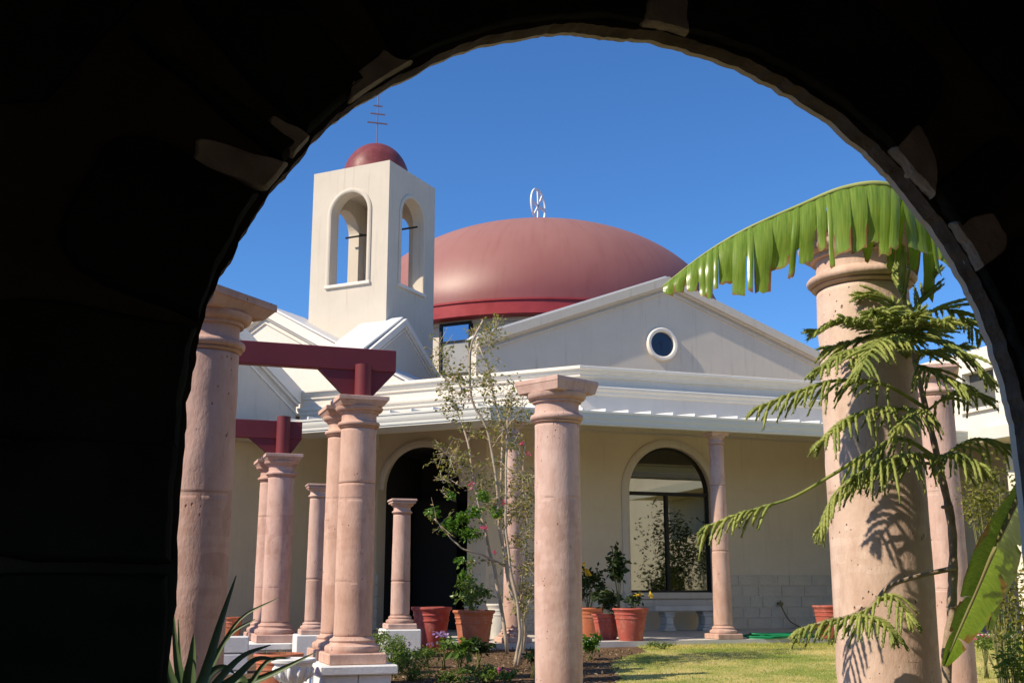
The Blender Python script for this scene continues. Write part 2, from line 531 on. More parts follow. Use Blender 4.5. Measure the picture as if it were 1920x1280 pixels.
# a wall slab with one arched opening. origin P, along u, up z, outward n (front at P plane), thickness th to -n
def arch_slab(mb, P, u, n, w0, w1, z0, z1, cx, hw, zs, zsp, th, rise=None, seg=20):
    """wall from along=w0..w1, z0..z1; opening centre cx half width hw, sill zs, spring zsp."""
    rise = hw if rise is None else rise
    def q(a, z, d): return V(P[0], P[1], 0) + u*a + UZ*z - n*d
    def slab(a0, a1, b0, b1):
        if a1-a0 > 1e-4 and b1-b0 > 1e-4:
            mb.prism([q(a0, b0, 0), q(a1, b0, 0), q(a1, b1, 0), q(a0, b1, 0)], -n*th)
    slab(w0, cx-hw, z0, z1)
    slab(cx+hw, w1, z0, z1)
    slab(cx-hw, cx+hw, z0, zs)
    for i in range(seg):
        t0, t1 = math.pi*i/seg, math.pi*(i+1)/seg
        xa, xb = cx-hw*math.cos(t0), cx-hw*math.cos(t1)
        za, zb = zsp+rise*math.sin(t0), zsp+rise*math.sin(t1)
        mb.prism([q(xa, za, 0), q(xb, zb, 0), q(xb, z1, 0), q(xa, z1, 0)], -n*th)
def arch_band(mb, P, u, n, cx, hw, zs, zsp, bw, proud, rise=None, seg=24, legs=True):
    rise = hw if rise is None else rise
    def q(a, z, d): return V(P[0], P[1], 0) + u*a + UZ*z + n*d
    ring = []
    if legs: ring.append((cx-hw, zs, cx-hw-bw, zs))
    for i in range(seg+1):
        t = math.pi*i/seg
        ring.append((cx-hw*math.cos(t), zsp+rise*math.sin(t), cx-(hw+bw)*math.cos(t), zsp+(rise+bw)*math.sin(t)))
    if legs: ring.append((cx+hw, zs, cx+hw+bw, zs))
    pts, fs = [], []
    for a, z, a2, z2 in ring:
        am, zm = (a*.7+a2*.3, z*.7+z2*.3); an, zn = (a*.3+a2*.7, z*.3+z2*.7)
        pts += [q(a, z, -.01), q(a, z, proud*.6), q(am, zm, proud), q(an, zn, proud), q(a2, z2, proud*.6), q(a2, z2, -.01)]
    for i in range(len(ring)-1):
        for k in range(5):
            fs.append((i*6+k, i*6+k+1, (i+1)*6+k+1, (i+1)*6+k))
    fs += [tuple(range(6))[::-1], tuple((len(ring)-1)*6+k for k in range(6))]
    mb.add(pts, fs)
def moulding(mb, A, B, n, prof, n0=None, n1=None):
    """sweep profile [(out, z)] from A to B (xy + z), outward n; end planes mitred by out-vectors n0,n1."""
    n0 = n if n0 is None else n0; n1 = n if n1 is None else n1
    k = len(prof)
    pts = [A + n0*o + UZ*z for o, z in prof] + [B + n1*o + UZ*z for o, z in prof]
    fs = [(i, (i+1) % k, (i+1) % k + k, i+k) for i in range(k)] + [tuple(range(k))[::-1], tuple(range(k, 2*k))]
    nrm = np.cross(pts[1]-pts[0], pts[k]-pts[0])
    mb.add(pts, fs)

def fix_normals(o):
    import bmesh
    bm = bmesh.new(); bm.from_mesh(o.data)
    bmesh.ops.recalc_face_normals(bm, faces=bm.faces)
    bm.to_mesh(o.data); bm.free()

# ================================================================== GROUND
def grid_sheet(name, m, xs, ys, zf, keep=None):
    mb = MB(); nx, ny = len(xs), len(ys)
    mb.v = [(x, y, zf(x, y)) for y in ys for x in xs]
    for j in range(ny-1):
        for i in range(nx-1):
            cx, cy = (xs[i]+xs[i+1])/2, (ys[j]+ys[j+1])/2
            if keep is None or keep(cx, cy):
                mb.f.append((j*nx+i, j*nx+i+1, (j+1)*nx+i+1, (j+1)*nx+i))
    return mb.build(name, m, smooth_=True)
xs = [-400, -120, -50, -25] + list(np.arange(-16, 16.01, .4)) + [25, 50, 120, 400]
ys = [-400, -100, -30, -12] + list(np.arange(-5, 26.01, .4)) + [40, 80, 160, 600]
tag(grid_sheet('ground', 'soil', xs, ys, ground_z), kind='structure')
def lawn_edge(y):
    return 1.02 + .13*(y-12) + .07*math.sin(y*2.1) + (.25*smooth(14.6, 15.6, y))
FLOOR = 0.738
PC = at(1357, 1197, 17.5)                     # foot of the right porch column
G0 = PC + nR*.25
def porch_front(x, y):                         # >0 when on the court side of both porch edges
    p = V(x, y, 0)
    return min(np.dot(p-G_, n_) for G_, n_ in ((V(*PC[:2], 0)+nR*.12, nR),)) 
gx = list(np.arange(-1, 14.01, .1)); gy = list(np.arange(4.6, 20.01, .1))
tag(grid_sheet('lawn', 'turf', gx, gy, lambda x, y: ground_z(x, y)+.006,
    lambda x, y: x > lawn_edge(y) and porch_front(x, y) > .02), kind='structure')

# ================================================================== CHURCH
def isect(P, u, Q, v):
    A = np.array([[u[0], -v[0]], [u[1], -v[1]]])
    s_, _ = np.linalg.solve(A, (Q-P)[:2])
    return V(P[0]+u[0]*s_, P[1]+u[1]*s_, 0)
def flat(p, z=0): return V(p[0], p[1], z)
def mitre(n1, n2): return (n1+n2)/(1+np.dot(n1, n2))
G = flat(hit(920, 758, G0, nR))               # gutter corner
Pc = flat(at(1087.5, 684.3, 17.2))            # parapet corner
ZG0, ZG1 = 3.855, 4.06                        # gutter
ZC = 4.883                                    # cornice top
mLR = mitre(nL, nR)
EW = flat(hit(555, 765, Pc, nL))              # where the left wing meets the left parapet
RE = flat(hit(1815, 815, G0, nR))             # where the right wing meets the porch front
RP = isect(Pc, uR, RE, -nR)                   # the same on the parapet
LG = isect(G, uL, EW, uT)                     # the same on the left gutter
WR = flat(PC - nR*3.43)                       # porch wall planes
WL = flat(G - nL*3.40)
Wc = isect(WR, uR, WL, uL)
church = thing('church_building', flat(Wc, FLOOR), 'cream church with arched porch, white cornice and gabled roofs behind the courtyard columns', 'church')

# porch floor (pavement of the place)
FR = flat(PC + nR*.22); FL = flat(G + nL*.02)
Fc = isect(FR, uR, FL, uL)
FRe = flat(Fc + uR*11); FLe = flat(Fc + uL*7)
mb = MB().prism([flat(FLe, .45), flat(Fc, .45), flat(FRe, .45), flat(FRe - nR*4.4, .45), flat(isect(flat(FR-nR*4.4), uR, flat(FL-nL*4.4), uL), .45), flat(FLe - nL*4.4, .45)], UZ*(FLOOR-.45))
o = mb.build('porch_floor', 'concrete'); fix_normals(o); tag(o, kind='structure')

# parapet walls and cornices
prof_c = [(-.30, 4.885), (-.005, 4.883), (0, 4.875), (0, 4.835), (-.035, 4.825), (-.045, 4.79), (-.075, 4.76), (-.08, 4.725), (-.105, 4.715), (-.30, 4.715)]
prof_m = [(-.30, 4.578), (-.035, 4.575), (-.03, 4.56), (-.04, 4.525), (-.075, 4.50), (-.085, 4.455), (-.105, 4.445), (-.30, 4.445)]
for nm, A, Bq, n, m0, m1 in (('left', EW, Pc, nL, nL, mLR), ('right', Pc, RP, nR, mLR, nR)):
    A2 = A; B2 = Bq
    mb = MB(); moulding(mb, flat(A2), flat(B2), n, [(-.115, 4.075), (-.115, 4.80), (-.42, 4.80), (-.42, 4.075)], m0, m1)
    w = mb.build('parapet_wall', 'stucco_white', church); fix_normals(w)
    for nm2, pr in (('cornice', prof_c), ('band_moulding', prof_m)):
        mb = MB(); moulding(mb, flat(A2), flat(B2), n, pr, m0, m1)
        c_ = mb.build(nm2, 'trim_white', w); fix_normals(c_)
# gutter, porch roof, seams, ceiling
prof_g = [(-.12, ZG0), (-.035, ZG0), (-.03, ZG0+.05), (-.012, ZG0+.085), (-.002, ZG0+.12), (0, ZG1-.035), (.012, ZG1-.03), (.012, ZG1), (-.02, ZG1), (-.02, ZG0+.03), (-.12, ZG0+.03)]
for A, Bq, n, m0, m1 in ((LG + uT*.02, G, nL, nL, mLR), (G, RE, nR, mLR, nR)):
    mb = MB(); moulding(mb, flat(A), flat(Bq), n, prof_g, m0, m1)
    g_ = mb.build('gutter', 'gutter', church); fix_normals(g_)
Gi = G - mLR*.10
mb = MB()
Pr = Pc - mLR*.11
zr0, zr1 = ZG1-.03, ZG1+.03
lA = flat(LG - nL*.10); rA = flat(RE - nR*.10); lB = flat(EW - nL*.11); rB = flat(RP - nR*.11)
for q in ([lA, Gi, Pr, lB], [Gi, rA, rB, Pr]):
    a, b2, c_, d_ = q
    mb.add([flat(a, zr0), flat(b2, zr0), flat(c_, zr1), flat(d_, zr1), flat(a, zr0-.03), flat(b2, zr0-.03), flat(c_, zr1-.03), flat(d_, zr1-.03)],
           [(0, 1, 2, 3), (7, 6, 5, 4), (0, 4, 5, 1), (1, 5, 6, 2), (2, 6, 7, 3), (3, 7, 4, 0)])
rf = mb.build('porch_roof', 'roof_metal', church); fix_normals(rf)
def seams(A, u, n, wid, s0, s1, step):
    k = s0
    while k < s1:
        p = flat(A + u*k - n*.06)
        mb = MB(); q = flat(p - n*wid)
        mb.prism([flat(p-u*.016, zr0-.01), flat(p+u*.016, zr0-.01), flat(p+u*.012, zr0+.085), flat(p-u*.012, zr0+.085)], flat(-n*wid, zr1-zr0))
        o_ = mb.build('roof_seam', 'roof_metal', rf); fix_normals(o_)
        k += step
sR = np.dot(hit(1140, 768, G0, nR)-G, uR)
seams(G, uR, nR, .60, sR - 3*.375, np.dot(RE-G, uR)-.1, .375)
seams(G, uL, nL, 1.5, .25, np.dot(LG-G, uL)-.1, .375)
ZCE = 4.50
mb = MB()
Cc = Pc - mLR*.40
mb.prism([flat(EW - nL*.40 + uL*4.5, ZCE), flat(Cc, ZCE), flat(RP - nR*.40 + uR*3, ZCE), flat(RP - nR*4.0 + uR*3, ZCE), flat(Pc - mLR*4.0, ZCE), flat(EW - nL*4.0 + uL*4.5, ZCE)], UZ*.05)
o = mb.build('porch_ceiling', 'soffit', church); fix_normals(o)

# right porch wall with the arched window
def alongR(px, py): return np.dot(hit(px, py, WR, nR)-Wc, uR), hit(px, py, WR, nR)[2]
def alongL(px, py): return np.dot(hit(px, py, WL, nL)-Wc, uL), hit(px, py, WL, nL)[2]
wl, _ = alongR(1182, 1050); wr_, _ = alongR(1337, 1050)
_, zt = alongR(1258, 838); _, zsill = alongR(1258, 1110)
wcx, whw = (wl+wr_)/2, (wr_-wl)/2
zsp = zt - whw
RW = np.dot(flat(RE) - Wc, uR) + 3.2
mb = MB(); arch_slab(mb, Wc, uR, nR, 0., RW, .5, ZCE-.003, wcx, whw, zsill, zsp, .25)
pw = mb.build('porch_wall', 'porch_wall', church); fix_normals(pw)
mb = MB(); arch_band(mb, Wc, uR, nR, wcx, whw+.002, zsill+.0, zsp, .15, .035)
o = mb.build('window_surround', 'stucco', pw); fix_normals(o)
mb = MB(); mb.bbox(flat(Wc+uR*wcx+nR*.02, zsill-.06), uR*(whw+.16), nR*.06, UZ*.055, .012)
mb.bbox(flat(Wc+uR*wcx+nR*.0, zsill-.19), uR*(whw+.10), nR*.045, UZ*.07, .01)
o = mb.build('window_sill', 'stucco', pw); fix_normals(o)
# frame: outer, transom, mullion
dep = .13
def wq(a, z, d): return flat(Wc, 0) + uR*a + UZ*z - nR*d
fw = .045
_, ztr = alongR(1258, 925); amull, _ = alongR(1256, 1000)
mb = MB()
arch_band(mb, flat(Wc - nR*(dep)), uR, nR, wcx, whw-fw, zsill, zsp, fw-.002, .05)
mb.box(wq(wcx, ztr, dep-.02), uR*(whw-.003), nR*.025, UZ*.032)
mb.box(wq(amull, (zsill+ztr)/2-.016, dep-.02), uR*.030, nR*.022, UZ*((ztr-zsill)/2-.018))
mb.box(wq(wcx, zsill+.02, dep-.02), uR*(whw-.003), nR*.02, UZ*.02)
win = mb.build('window', 'dark_frame', church); fix_normals(win)
def pane(poly, name='pane', parent=win, m='window_glass', n=nR, d=.01):
    mb = MB(); mb.prism(poly, -n*d)
    o_ = mb.build(name, m, parent); fix_normals(o_); return o_
pane([wq(wcx-whw+.02, zsill, dep), wq(amull, zsill, dep), wq(amull, ztr, dep), wq(wcx-whw+.02, ztr, dep)])
pane([wq(amull+.001, zsill, dep), wq(wcx+whw-.02, zsill, dep), wq(wcx+whw-.02, ztr, dep), wq(amull+.001, ztr, dep)])
poly = [wq(wcx-whw+.02, ztr+.001, dep), wq(wcx+whw-.02, ztr+.001, dep)]
for i in range(25):
    t = math.pi*i/24
    poly.append(wq(wcx+(whw-.02)*math.cos(t), max(ztr+.002, zsp+(whw-.02)*math.sin(t)), dep))
pane(poly)
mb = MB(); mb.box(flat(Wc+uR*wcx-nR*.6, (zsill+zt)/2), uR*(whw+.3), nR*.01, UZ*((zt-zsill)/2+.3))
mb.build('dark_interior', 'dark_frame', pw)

# block courses at the foot of the porch walls
_, zb1 = alongR(1450, 1077)
rows = 5; bh = (zb1-FLOOR)/rows
bmesh_cache = {}
def block(a, w, z, h, Wp, u, n, parent):
    key = (round(w, 2), u is uR)
    if key not in bmesh_cache:
        mb = MB(); mb.bbox(V(0, 0, 0), u*(w/2-.0035), n*.05, UZ*(h/2-.0035), .008)
        v = np.array(mb.v); v = v + RNG.normal(0, .0015, v.shape); mb.v = v.tolist()
        o_ = mb.build('block', 'block_stone', None)
        fix_normals(o_); bmesh_cache[key] = o_
    else:
        o_ = bmesh_cache[key].copy(); COL.objects.link(o_)
    o_.parent = parent
    pos = flat(Wp + u*a - n*random.uniform(.034, .042), z)
    o_.location = Vector(pos - ORG[parent])
    return o_
def courses(a0, a1, Wp, u, n, parent, nrows):
    for r_ in range(nrows):
        a = a0
        while a < a1-.05:
            w = random.choice((.26, .34, .42, .50))
            w = min(w, a1-a)
            if a1-(a+w) < .15: w = a1-a
            block(a+w/2, w, FLOOR+(r_+.5)*bh, bh, Wp, u, n, parent)
            a += w
courses(wcx+whw+.25, RW-.1, Wc, uR, nR, pw, rows)
courses(.05, wcx-whw-.25, Wc, uR, nR, pw, rows)

# left porch wall with the entrance arch
el, _ = alongL(719, 1000); er, _ = alongL(862, 1000); _, ezt = alongL(790, 838)
ecx, ehw = (el+er)/2, abs(el-er)/2
ezs = ezt - ehw*.92
LWlen = np.dot(LG-Wc, uL)+4.5
mb = MB(); arch_slab(mb, Wc, uL, nL, 0, LWlen, .5, ZCE-.003, ecx, ehw+.15, .5, ezs, .30, rise=ehw*.92+.15)
lw = mb.build('porch_wall', 'porch_wall', church); fix_normals(lw)
mb = MB(); arch_band(mb, Wc, uL, nL, ecx, ehw, ezs-.02, ezs, .149, .045, rise=ehw*.92)
o = mb.build('arch_surround', 'stucco', lw); fix_normals(o)
courses(ecx+ehw+.1, LWlen-.2, Wc, uL, nL, lw, rows)
courses(.1, ecx-ehw-.1, Wc, uL, nL, lw, rows)
# entrance recess
def eq(a, z, d): return flat(Wc) + uL*a + UZ*z - nL*d
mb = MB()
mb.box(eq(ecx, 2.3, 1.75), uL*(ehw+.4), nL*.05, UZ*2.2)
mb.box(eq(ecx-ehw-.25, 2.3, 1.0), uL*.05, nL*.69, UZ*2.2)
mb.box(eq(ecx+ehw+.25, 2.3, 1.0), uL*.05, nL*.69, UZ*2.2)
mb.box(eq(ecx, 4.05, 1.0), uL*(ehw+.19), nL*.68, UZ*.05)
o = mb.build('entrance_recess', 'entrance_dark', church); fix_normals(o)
dr, _ = alongL(832, 1050)
mb = MB(); mb.bbox(eq((ecx-ehw-.2+dr-.22)/2, FLOOR+1.15, 1.2), uL*abs(dr-.22-(ecx-ehw-.2))/2, nL*.03, UZ*1.13, .01)
for zz in (FLOOR+.55, FLOOR+1.55):
    mb.bbox(eq((ecx-ehw-.2+dr-.22)/2, zz, 1.165), uL*(abs(dr-.22-(ecx-ehw-.2))/2-.12), nL*.012, UZ*.38, .01)
dd = mb.build('door', 'door_wood', church); fix_normals(dd)
mb = MB(); mb.tube([eq(dr-.30, FLOOR+1.05, 1.13), eq(dr-.42, FLOOR+1.05, 1.13)], .012); mb.tube([eq(dr-.30, FLOOR+.95, 1.145), eq(dr-.30, FLOOR+1.25, 1.145)], .016)
mb.build('door_handle', 'steel', dd)
mb = MB(); mb.box(eq(dr-.05, FLOOR+1.2, 1.25), uL*.10, nL*.05, UZ*1.2); mb.box(eq(ecx+ehw*.55, FLOOR+1.2, 1.3), uL*(ehw*.60), nL*.03, UZ*1.2)
o = mb.build('door', 'dark_frame', church)
WN = flat(WL - nL*1.255)
for a_px, z_px0, z_px1 in ((711, 1016, 1033), (711, 1047, 1058)):
    q0, q1 = hit(a_px-4, z_px0, WN, nL), hit(a_px+4, z_px1, WN, nL)
    mb = MB(); mb.bbox((q0+q1)/2, uL*.05, nL*.006, UZ*abs(q0[2]-q1[2])/2, .002)
    mb.build('wall_notice', 'sign_white', church)

# gable maker: wall polygon on a plane with rake mouldings and a roof slab behind
def gable(P, u, n, apex, slope_l, slope_r, zbase, depth, wallm, band=.25, proud=.10, parent=church, cl=99, cr=99, dl=None, tm='trim_white'):
    """apex world point; along +u the right hand slope falls by slope_r per metre, along -u by slope_l."""
    A = np.array(apex)
    hr = min(cr, (A[2]-zbase)/slope_r); hl = min(cl, (A[2]-zbase)/slope_l)
    def q(a, z, d=0): return flat(A) + u*a + UZ*z + n*d
    mb = MB(); mb.prism([q(-hl, zbase-.02), q(hr, zbase-.02), q(hr, A[2]-hr*slope_r), q(0, A[2]), q(-hl, A[2]-hl*slope_l)], -n*.3)
    w_ = mb.build('gable_wall', wallm, parent); fix_normals(w_)
    zb_all = zbase
    for (h, sl) in ((hr, slope_r), (-hl, slope_l)):
        zbase = A[2]-abs(h)*sl
        sg = 1 if h > 0 else -1
        mb = MB()
        b1, b2 = band*.62, band
        e0 = -.004*0
        # fascia band
        mb.prism([q(0, A[2]+.03, -.28), q(h, zbase+.03, -.28), q(h, zbase+.03-b1, -.28), q(0, A[2]+.03-b1, -.28)], n*(.28+proud))
        o1 = mb.build('rake_cornice', tm, w_); fix_normals(o1)
        mb = MB()
        mb.prism([q(0, A[2]+.03-b1+.01, -.2), q(h, zbase+.03-b1+.01, -.2), q(h, zbase+.03-b1-.045, -.2), q(0, A[2]+.03-b1-.045, -.2)], n*(.2+proud*.55))
        mb.prism([q(0, A[2]+.03-b2-.0, -.2), q(h, zbase+.03-b2-.0, -.2), q(h, zbase+.03-b2-.035, -.2), q(0, A[2]+.03-b2-.035, -.2)], n*(.2+proud*.28))
        o1 = mb.build('rake_moulding', tm, w_); fix_normals(o1)
        mb = MB()
        dq = depth if sg > 0 or dl is None else dl
        mb.prism([q(0, A[2]+.036, -.02), q(h+sg*.05, zbase+.036, -.02), q(h+sg*.05, zbase+.076, -.02), q(0, A[2]+.076, -.02)], -n*dq)
        o1 = mb.build('gable_roof', 'roof_metal', w_); fix_normals(o1)
    return w_
def slopes(P, u, n, apx, lp, rp):
    A = hit(*apx, P, n); Lq = hit(*lp, P, n) if lp else None; Rq = hit(*rp, P, n) if rp else None
    def s_(q): return abs((A[2]-q[2])/np.dot(q-A, u))
    return A, (s_(Lq) if lp else s_(Rq)), (s_(Rq) if rp else s_(Lq))
# right pediment with the round window
Q3 = flat(Pc - nR*2.7)
A3, sl, sr_ = slopes(Q3, uR, nR, (1249, 524), (900, 623.8), (1539, 676))
g3 = gable(Q3, uR, nR, A3, (sl+sr_)/2, (sl+sr_)/2, 4.3, 2.4, 'stucco', .26, .12, dl=.4, tm='stucco', cl=abs(np.dot(hit(893, 640, Q3, nR)-A3, uR)))
cR = hit(1240, 646, Q3, nR); rr_ = .262
def torus(mb, c, ax, ay, R, r, seg=40, sub=10):
    nn = np.cross(ax, ay); pts, fs = [], []
    for i in range(seg):
        a = 2*math.pi*i/seg; d = math.cos(a)*ax + math.sin(a)*ay
        for k in range(sub):
            b_ = 2*math.pi*k/sub
            pts.append(c + d*(R + r*math.cos(b_)) + nn*r*math.sin(b_))
    for i in range(seg):
        for k in range(sub):
            i2, k2 = (i+1) % seg, (k+1) % sub
            fs.append((i*sub+k, i2*sub+k, i2*sub+k2, i*sub+k2))
    mb.add(pts, fs)
mb = MB(); rw = [(.200, -.03), (.200, .055), (.215, .075), (.25, .078), (.268, .06), (.272, -.03)]
pts, fs = [], []
for i in range(48):
    a = 2*math.pi*i/48; d = math.cos(a)*uR + math.sin(a)*UZ
    for r_, o_ in rw: pts.append(cR + d*r_*1.18 + nR*o_)
for i in range(48):
    for k in range(6):
        fs.append((i*6+k, ((i+1) % 48)*6+k, ((i+1) % 48)*6+(k+1) % 6, i*6+(k+1) % 6))
mb.add(pts, fs)
rwin = mb.build('round_window', 'trim_white', church, True, angle=40); fix_normals(rwin)
mb = MB(); mb.prism([cR + (math.cos(2*math.pi*i/40)*uR + math.sin(2*math.pi*i/40)*UZ)*.241 + nR*.012 for i in range(40)], -nR*.008)
mb.build('pane', 'round_glass', rwin)
mb = MB()
mb.box(cR+nR*.016-UZ*.02, uR*.009, nR*.003, UZ*.09); mb.box(cR+nR*.017+UZ*.02, uR*.05, nR*.003, UZ*.009)
mb.box(cR+nR*.018+UZ*.035, uR*.028+UZ*.028, nR*.003, (uR-UZ)*.006)
mb.build('emblem', 'round_emblem', rwin)

# left-front pediment, sunlit, half behind the tower
Q1 = flat(Pc - nL*1.0)
A1 = hit(500, 578, Q1, nL); B1 = hit(581, 622, Q1, nL)
s1_ = abs((A1[2]-B1[2])/np.dot(B1-A1, uL))
gable(Q1, uL, nL, A1, s1_, s1_, 4.3, 1.2, 'stucco_white', .30, .12)

# left wing: shaded gable facing the court
I0, I1 = hit(550, 769, EW, nT), hit(469, 683, EW, nT)
O1 = hit(516, 683, EW, nT); O0 = hit(559, 734, EW, nT)
s0_ = abs((I0[2]-I1[2])/np.dot(I0-I1, uT))
hwid = 1.75
zE = O0[2]     # rake height where it meets the parapet
zAp = zE + s0_*hwid
A0 = flat(EW - uT*hwid, zAp)
wing = gable(EW, uT, nT, A0, s0_, s0_, 3.9, 1.6, 'stucco', .42, .10, cl=hwid, cr=hwid)
mb = MB(); moulding(mb, flat(LG - uT*.12 + nT*.5), flat(EW - uT*3.5 + nT*.5), nT, prof_g)
o = mb.build('gutter', 'gutter', church); fix_normals(o)
mb = MB(); mb.prism([flat(LG - uT*.12 + nT*.4, 3.875), flat(EW - uT*3.5 + nT*.4, 3.875), flat(EW - uT*3.5 - nT*2.2, 3.875), flat(LG - uT*.12 - nT*2.2, 3.875)], UZ*.02)
o = mb.build('wing_ceiling', 'porch_wall', church); fix_normals(o)
mb = MB(); mb.prism([flat(EW - uT*3.5 - nT*.35, .3), flat(EW + uT*3.2 - nT*.35, .3), flat(EW + uT*3.2 - nT*.35, 4.45), flat(EW - uT*3.5 - nT*.35, 4.45)], -nT*.25)
o = mb.build('wing_wall', 'porch_wall', church); fix_normals(o)

# right wing: sunlit wall facing left
nW = -uR                                       # outward of the right wing
Wq = flat(RE + uR*.12)
def wingp(px, py): return hit(px, py, Wq, nW)
a_ = wingp(1803, 702); b_ = wingp(1803, 772); c_ = wingp(1868, 757); d2 = wingp(1868, 700)
sA, sB = np.dot(a_-Wq, nR), np.dot(c_-Wq, nR)
zlo, zhi = b_[2], a_[2]; WT = wingp(1800, 662)[2]
mb = MB()
def wp(s_, z, d=0): return flat(Wq) + nR*s_ + UZ*z + nW*d
for (x0, x1, z0_, z1_) in ((-3, sA, 3.9, WT), (sB, sB+5, 3.9, WT), (sA, sB, 3.9, zlo), (sA, sB, zhi, WT)):
    mb.prism([wp(x0, z0_), wp(x1, z0_), wp(x1, z1_), wp(x0, z1_)], -nW*.3)
rwall = mb.build('wing_wall', 'stucco_white', church); fix_normals(rwall)
mb = MB(); mb.prism([wp(sA-.1, zlo-.1, -.16), wp(sB+.1, zlo-.1, -.16), wp(sB+.1, zhi+.1, -.16), wp(sA-.1, zhi+.1, -.16)], -nW*.05)
o = mb.build('window_panel', 'grey_blind', rwall); fix_normals(o)
mb = MB(); mb.prism([wp(sA-.06, zlo-.05), wp(sB+.06, zlo-.05), wp(sB+.06, zlo+.005), wp(sA-.06, zlo+.005)], nW*.06)
o = mb.build('window_sill', 'trim_white', rwall); fix_normals(o)
mb = MB(); mb.prism([wp(.3, 3.86, .02), wp(6, 3.86, .02), wp(6, 4.06, .02), wp(.3, 4.06, .02)], nW*.12)
o = mb.build('gutter', 'gutter', church); fix_normals(o)
mb = MB(); mb.prism([wp(-3.6, .3, -2.2), wp(6, .3, -2.2), wp(6, 4.45, -2.2), wp(-3.6, 4.45, -2.2)], -nW*.25)
o = mb.build('wing_wall', 'porch_wall', church); fix_normals(o)
mb = MB(); mb.prism([wp(-.3, 3.872, -.02), wp(6, 3.872, -.02), wp(6, 3.872, -2.6), wp(-.3, 3.872, -2.6)], UZ*.02)
o = mb.build('wing_ceiling', 'porch_wall', church); fix_normals(o)

# ================================================================== BELL TOWER
T0 = at(731, 300, 21.0); TW = 1.82; TZ = T0[2]
T0f = flat(T0)
tower = thing('bell_tower', flat(T0, 4.0), 'square cream bell tower with open arches and a small maroon dome', 'bell tower')
tl, tr = hit(624, 450, T0, nL), hit(692, 440, T0, nL)
tcx = TW*.5; thw = abs(np.dot(tl-tr, uL))/2
tzt, tzs = hit(660, 361, T0, nL)[2], hit(660, 530, T0, nL)[2]
TT = .24
corners = [(T0f, uL, nL, 0, TW), (T0f + uT*TW, uL, -nL, 0, TW), (T0f, uT, nT, TT, TW-TT), (T0f + uL*TW, uT, -nT, TT, TW-TT)]
for Pq, u_, n_, a0, a1 in corners:
    mb = MB(); arch_slab(mb, Pq, u_, n_, a0, a1, 4.0, TZ, tcx, thw, tzs, tzt-thw, TT)
    w_ = mb.build('tower_wall', 'stucco', tower); fix_normals(w_)
    mb = MB(); arch_band(mb, Pq, u_, n_, tcx, thw+.004, tzs, tzt-thw, .085, .035)
    o = mb.build('arch_surround', 'stucco', w_); fix_normals(o)
    mb = MB(); mb.bbox(flat(Pq + u_*tcx + n_*.0, tzs-.035), u_*(thw+.10), n_*.05, UZ*.033, .008)
    o = mb.build('sill', 'trim_white', w_); fix_normals(o)
TC = T0f + (uL+uT)*TW/2
mb = MB(); mb.box(flat(TC, TZ-.22), uL*(TW/2-.05), uT*(TW/2-.05), UZ*.06); mb.box(flat(TC, tzs-.3), uL*(TW/2-.05), uT*(TW/2-.05), UZ*.06)
mb.build('tower_slab', 'stucco', tower)
ztop_d = at(703, 268, TC[1]-.12)[2]
rd = .70; hd = ztop_d-(TZ-.02)
mb = MB(); mb.lathe(flat(TC, TZ-.18), [(rd, 0), (rd, .16)] + [(rd*math.cos(t), .16+hd*math.sin(t)) for t in np.linspace(.08, math.pi/2, 14)], 48)
sd = mb.build('small_dome', 'small_dome', tower, True, angle=50)
pz0 = TZ+hd-.05
bars = [at(703, y_, TC[1])[2] for y_ in (231, 214, 199)]
ptop = at(703, 168, TC[1])[2]
uB = D(74)
mb = MB(); mb.tube([flat(TC, pz0), flat(TC, ptop)], .012, 8)
for zb_, hw_ in zip(bars, (.215, .155, .10)):
    mb.box(flat(TC, zb_), uB*hw_, np.cross(UZ, uB)*.011, UZ*.013)
mb.build('cross', 'iron', tower)
# bell on its yoke
bz = (tzs+tzt)/2+.12
mb = MB(); mb.lathe(flat(TC - uL*.22 + uT*.25, bz-.45), [(.25, 0), (.235, .03), (.18, .11), (.145, .23), (.13, .31), (.085, .38), (0.0001, .40)], 32)
bl = mb.build('bell', 'bronze', tower, True, angle=50)
mb = MB(); mb.tube([flat(TC - uL*.22 + uT*.25, bz-.07), flat(TC - uL*.22 + uT*.25, bz+.34)], .022)
mb.tube([flat(TC + uL*.88 + uT*.25, bz+.32), flat(TC - uL*.88 + uT*.25, bz+.32)], .020)
mb.tube([flat(TC + uT*.85, bz+.30), flat(TC - uT*.55, bz+.06)], .016)
mb.build('bell_yoke', 'dark_frame', bl)
# raised shoulder of the church against the tower, with its little gable
Q2 = T0f + nT*.34
A2, s2l, s2r = slopes(Q2, uT, nT, (757, 601), (703, 649), (820, 705))
g2 = gable(Q2, uT, nT, A2, (s2l+s2r)/2, (s2l+s2r)/2, 4.4, .9, 'stucco', .20, .07, cl=abs(np.dot(hit(686, 664, Q2, nT)-A2, uT)))
zsh = hit(640, 638, T0f + nL*.4, nL)[2]
mb = MB(); s_w = TW+.35
mb.prism([flat(T0f + nL*.4 + nT*.02, 4.0), flat(T0f + nL*.4 + uL*s_w, 4.0), flat(T0f - nL*.2 + uL*s_w, 4.0), flat(T0f - nL*.2 + nT*.02, 4.0)], UZ*(zsh-4.0))
o = mb.build('tower_shoulder', 'stucco_white', church); fix_normals(o)

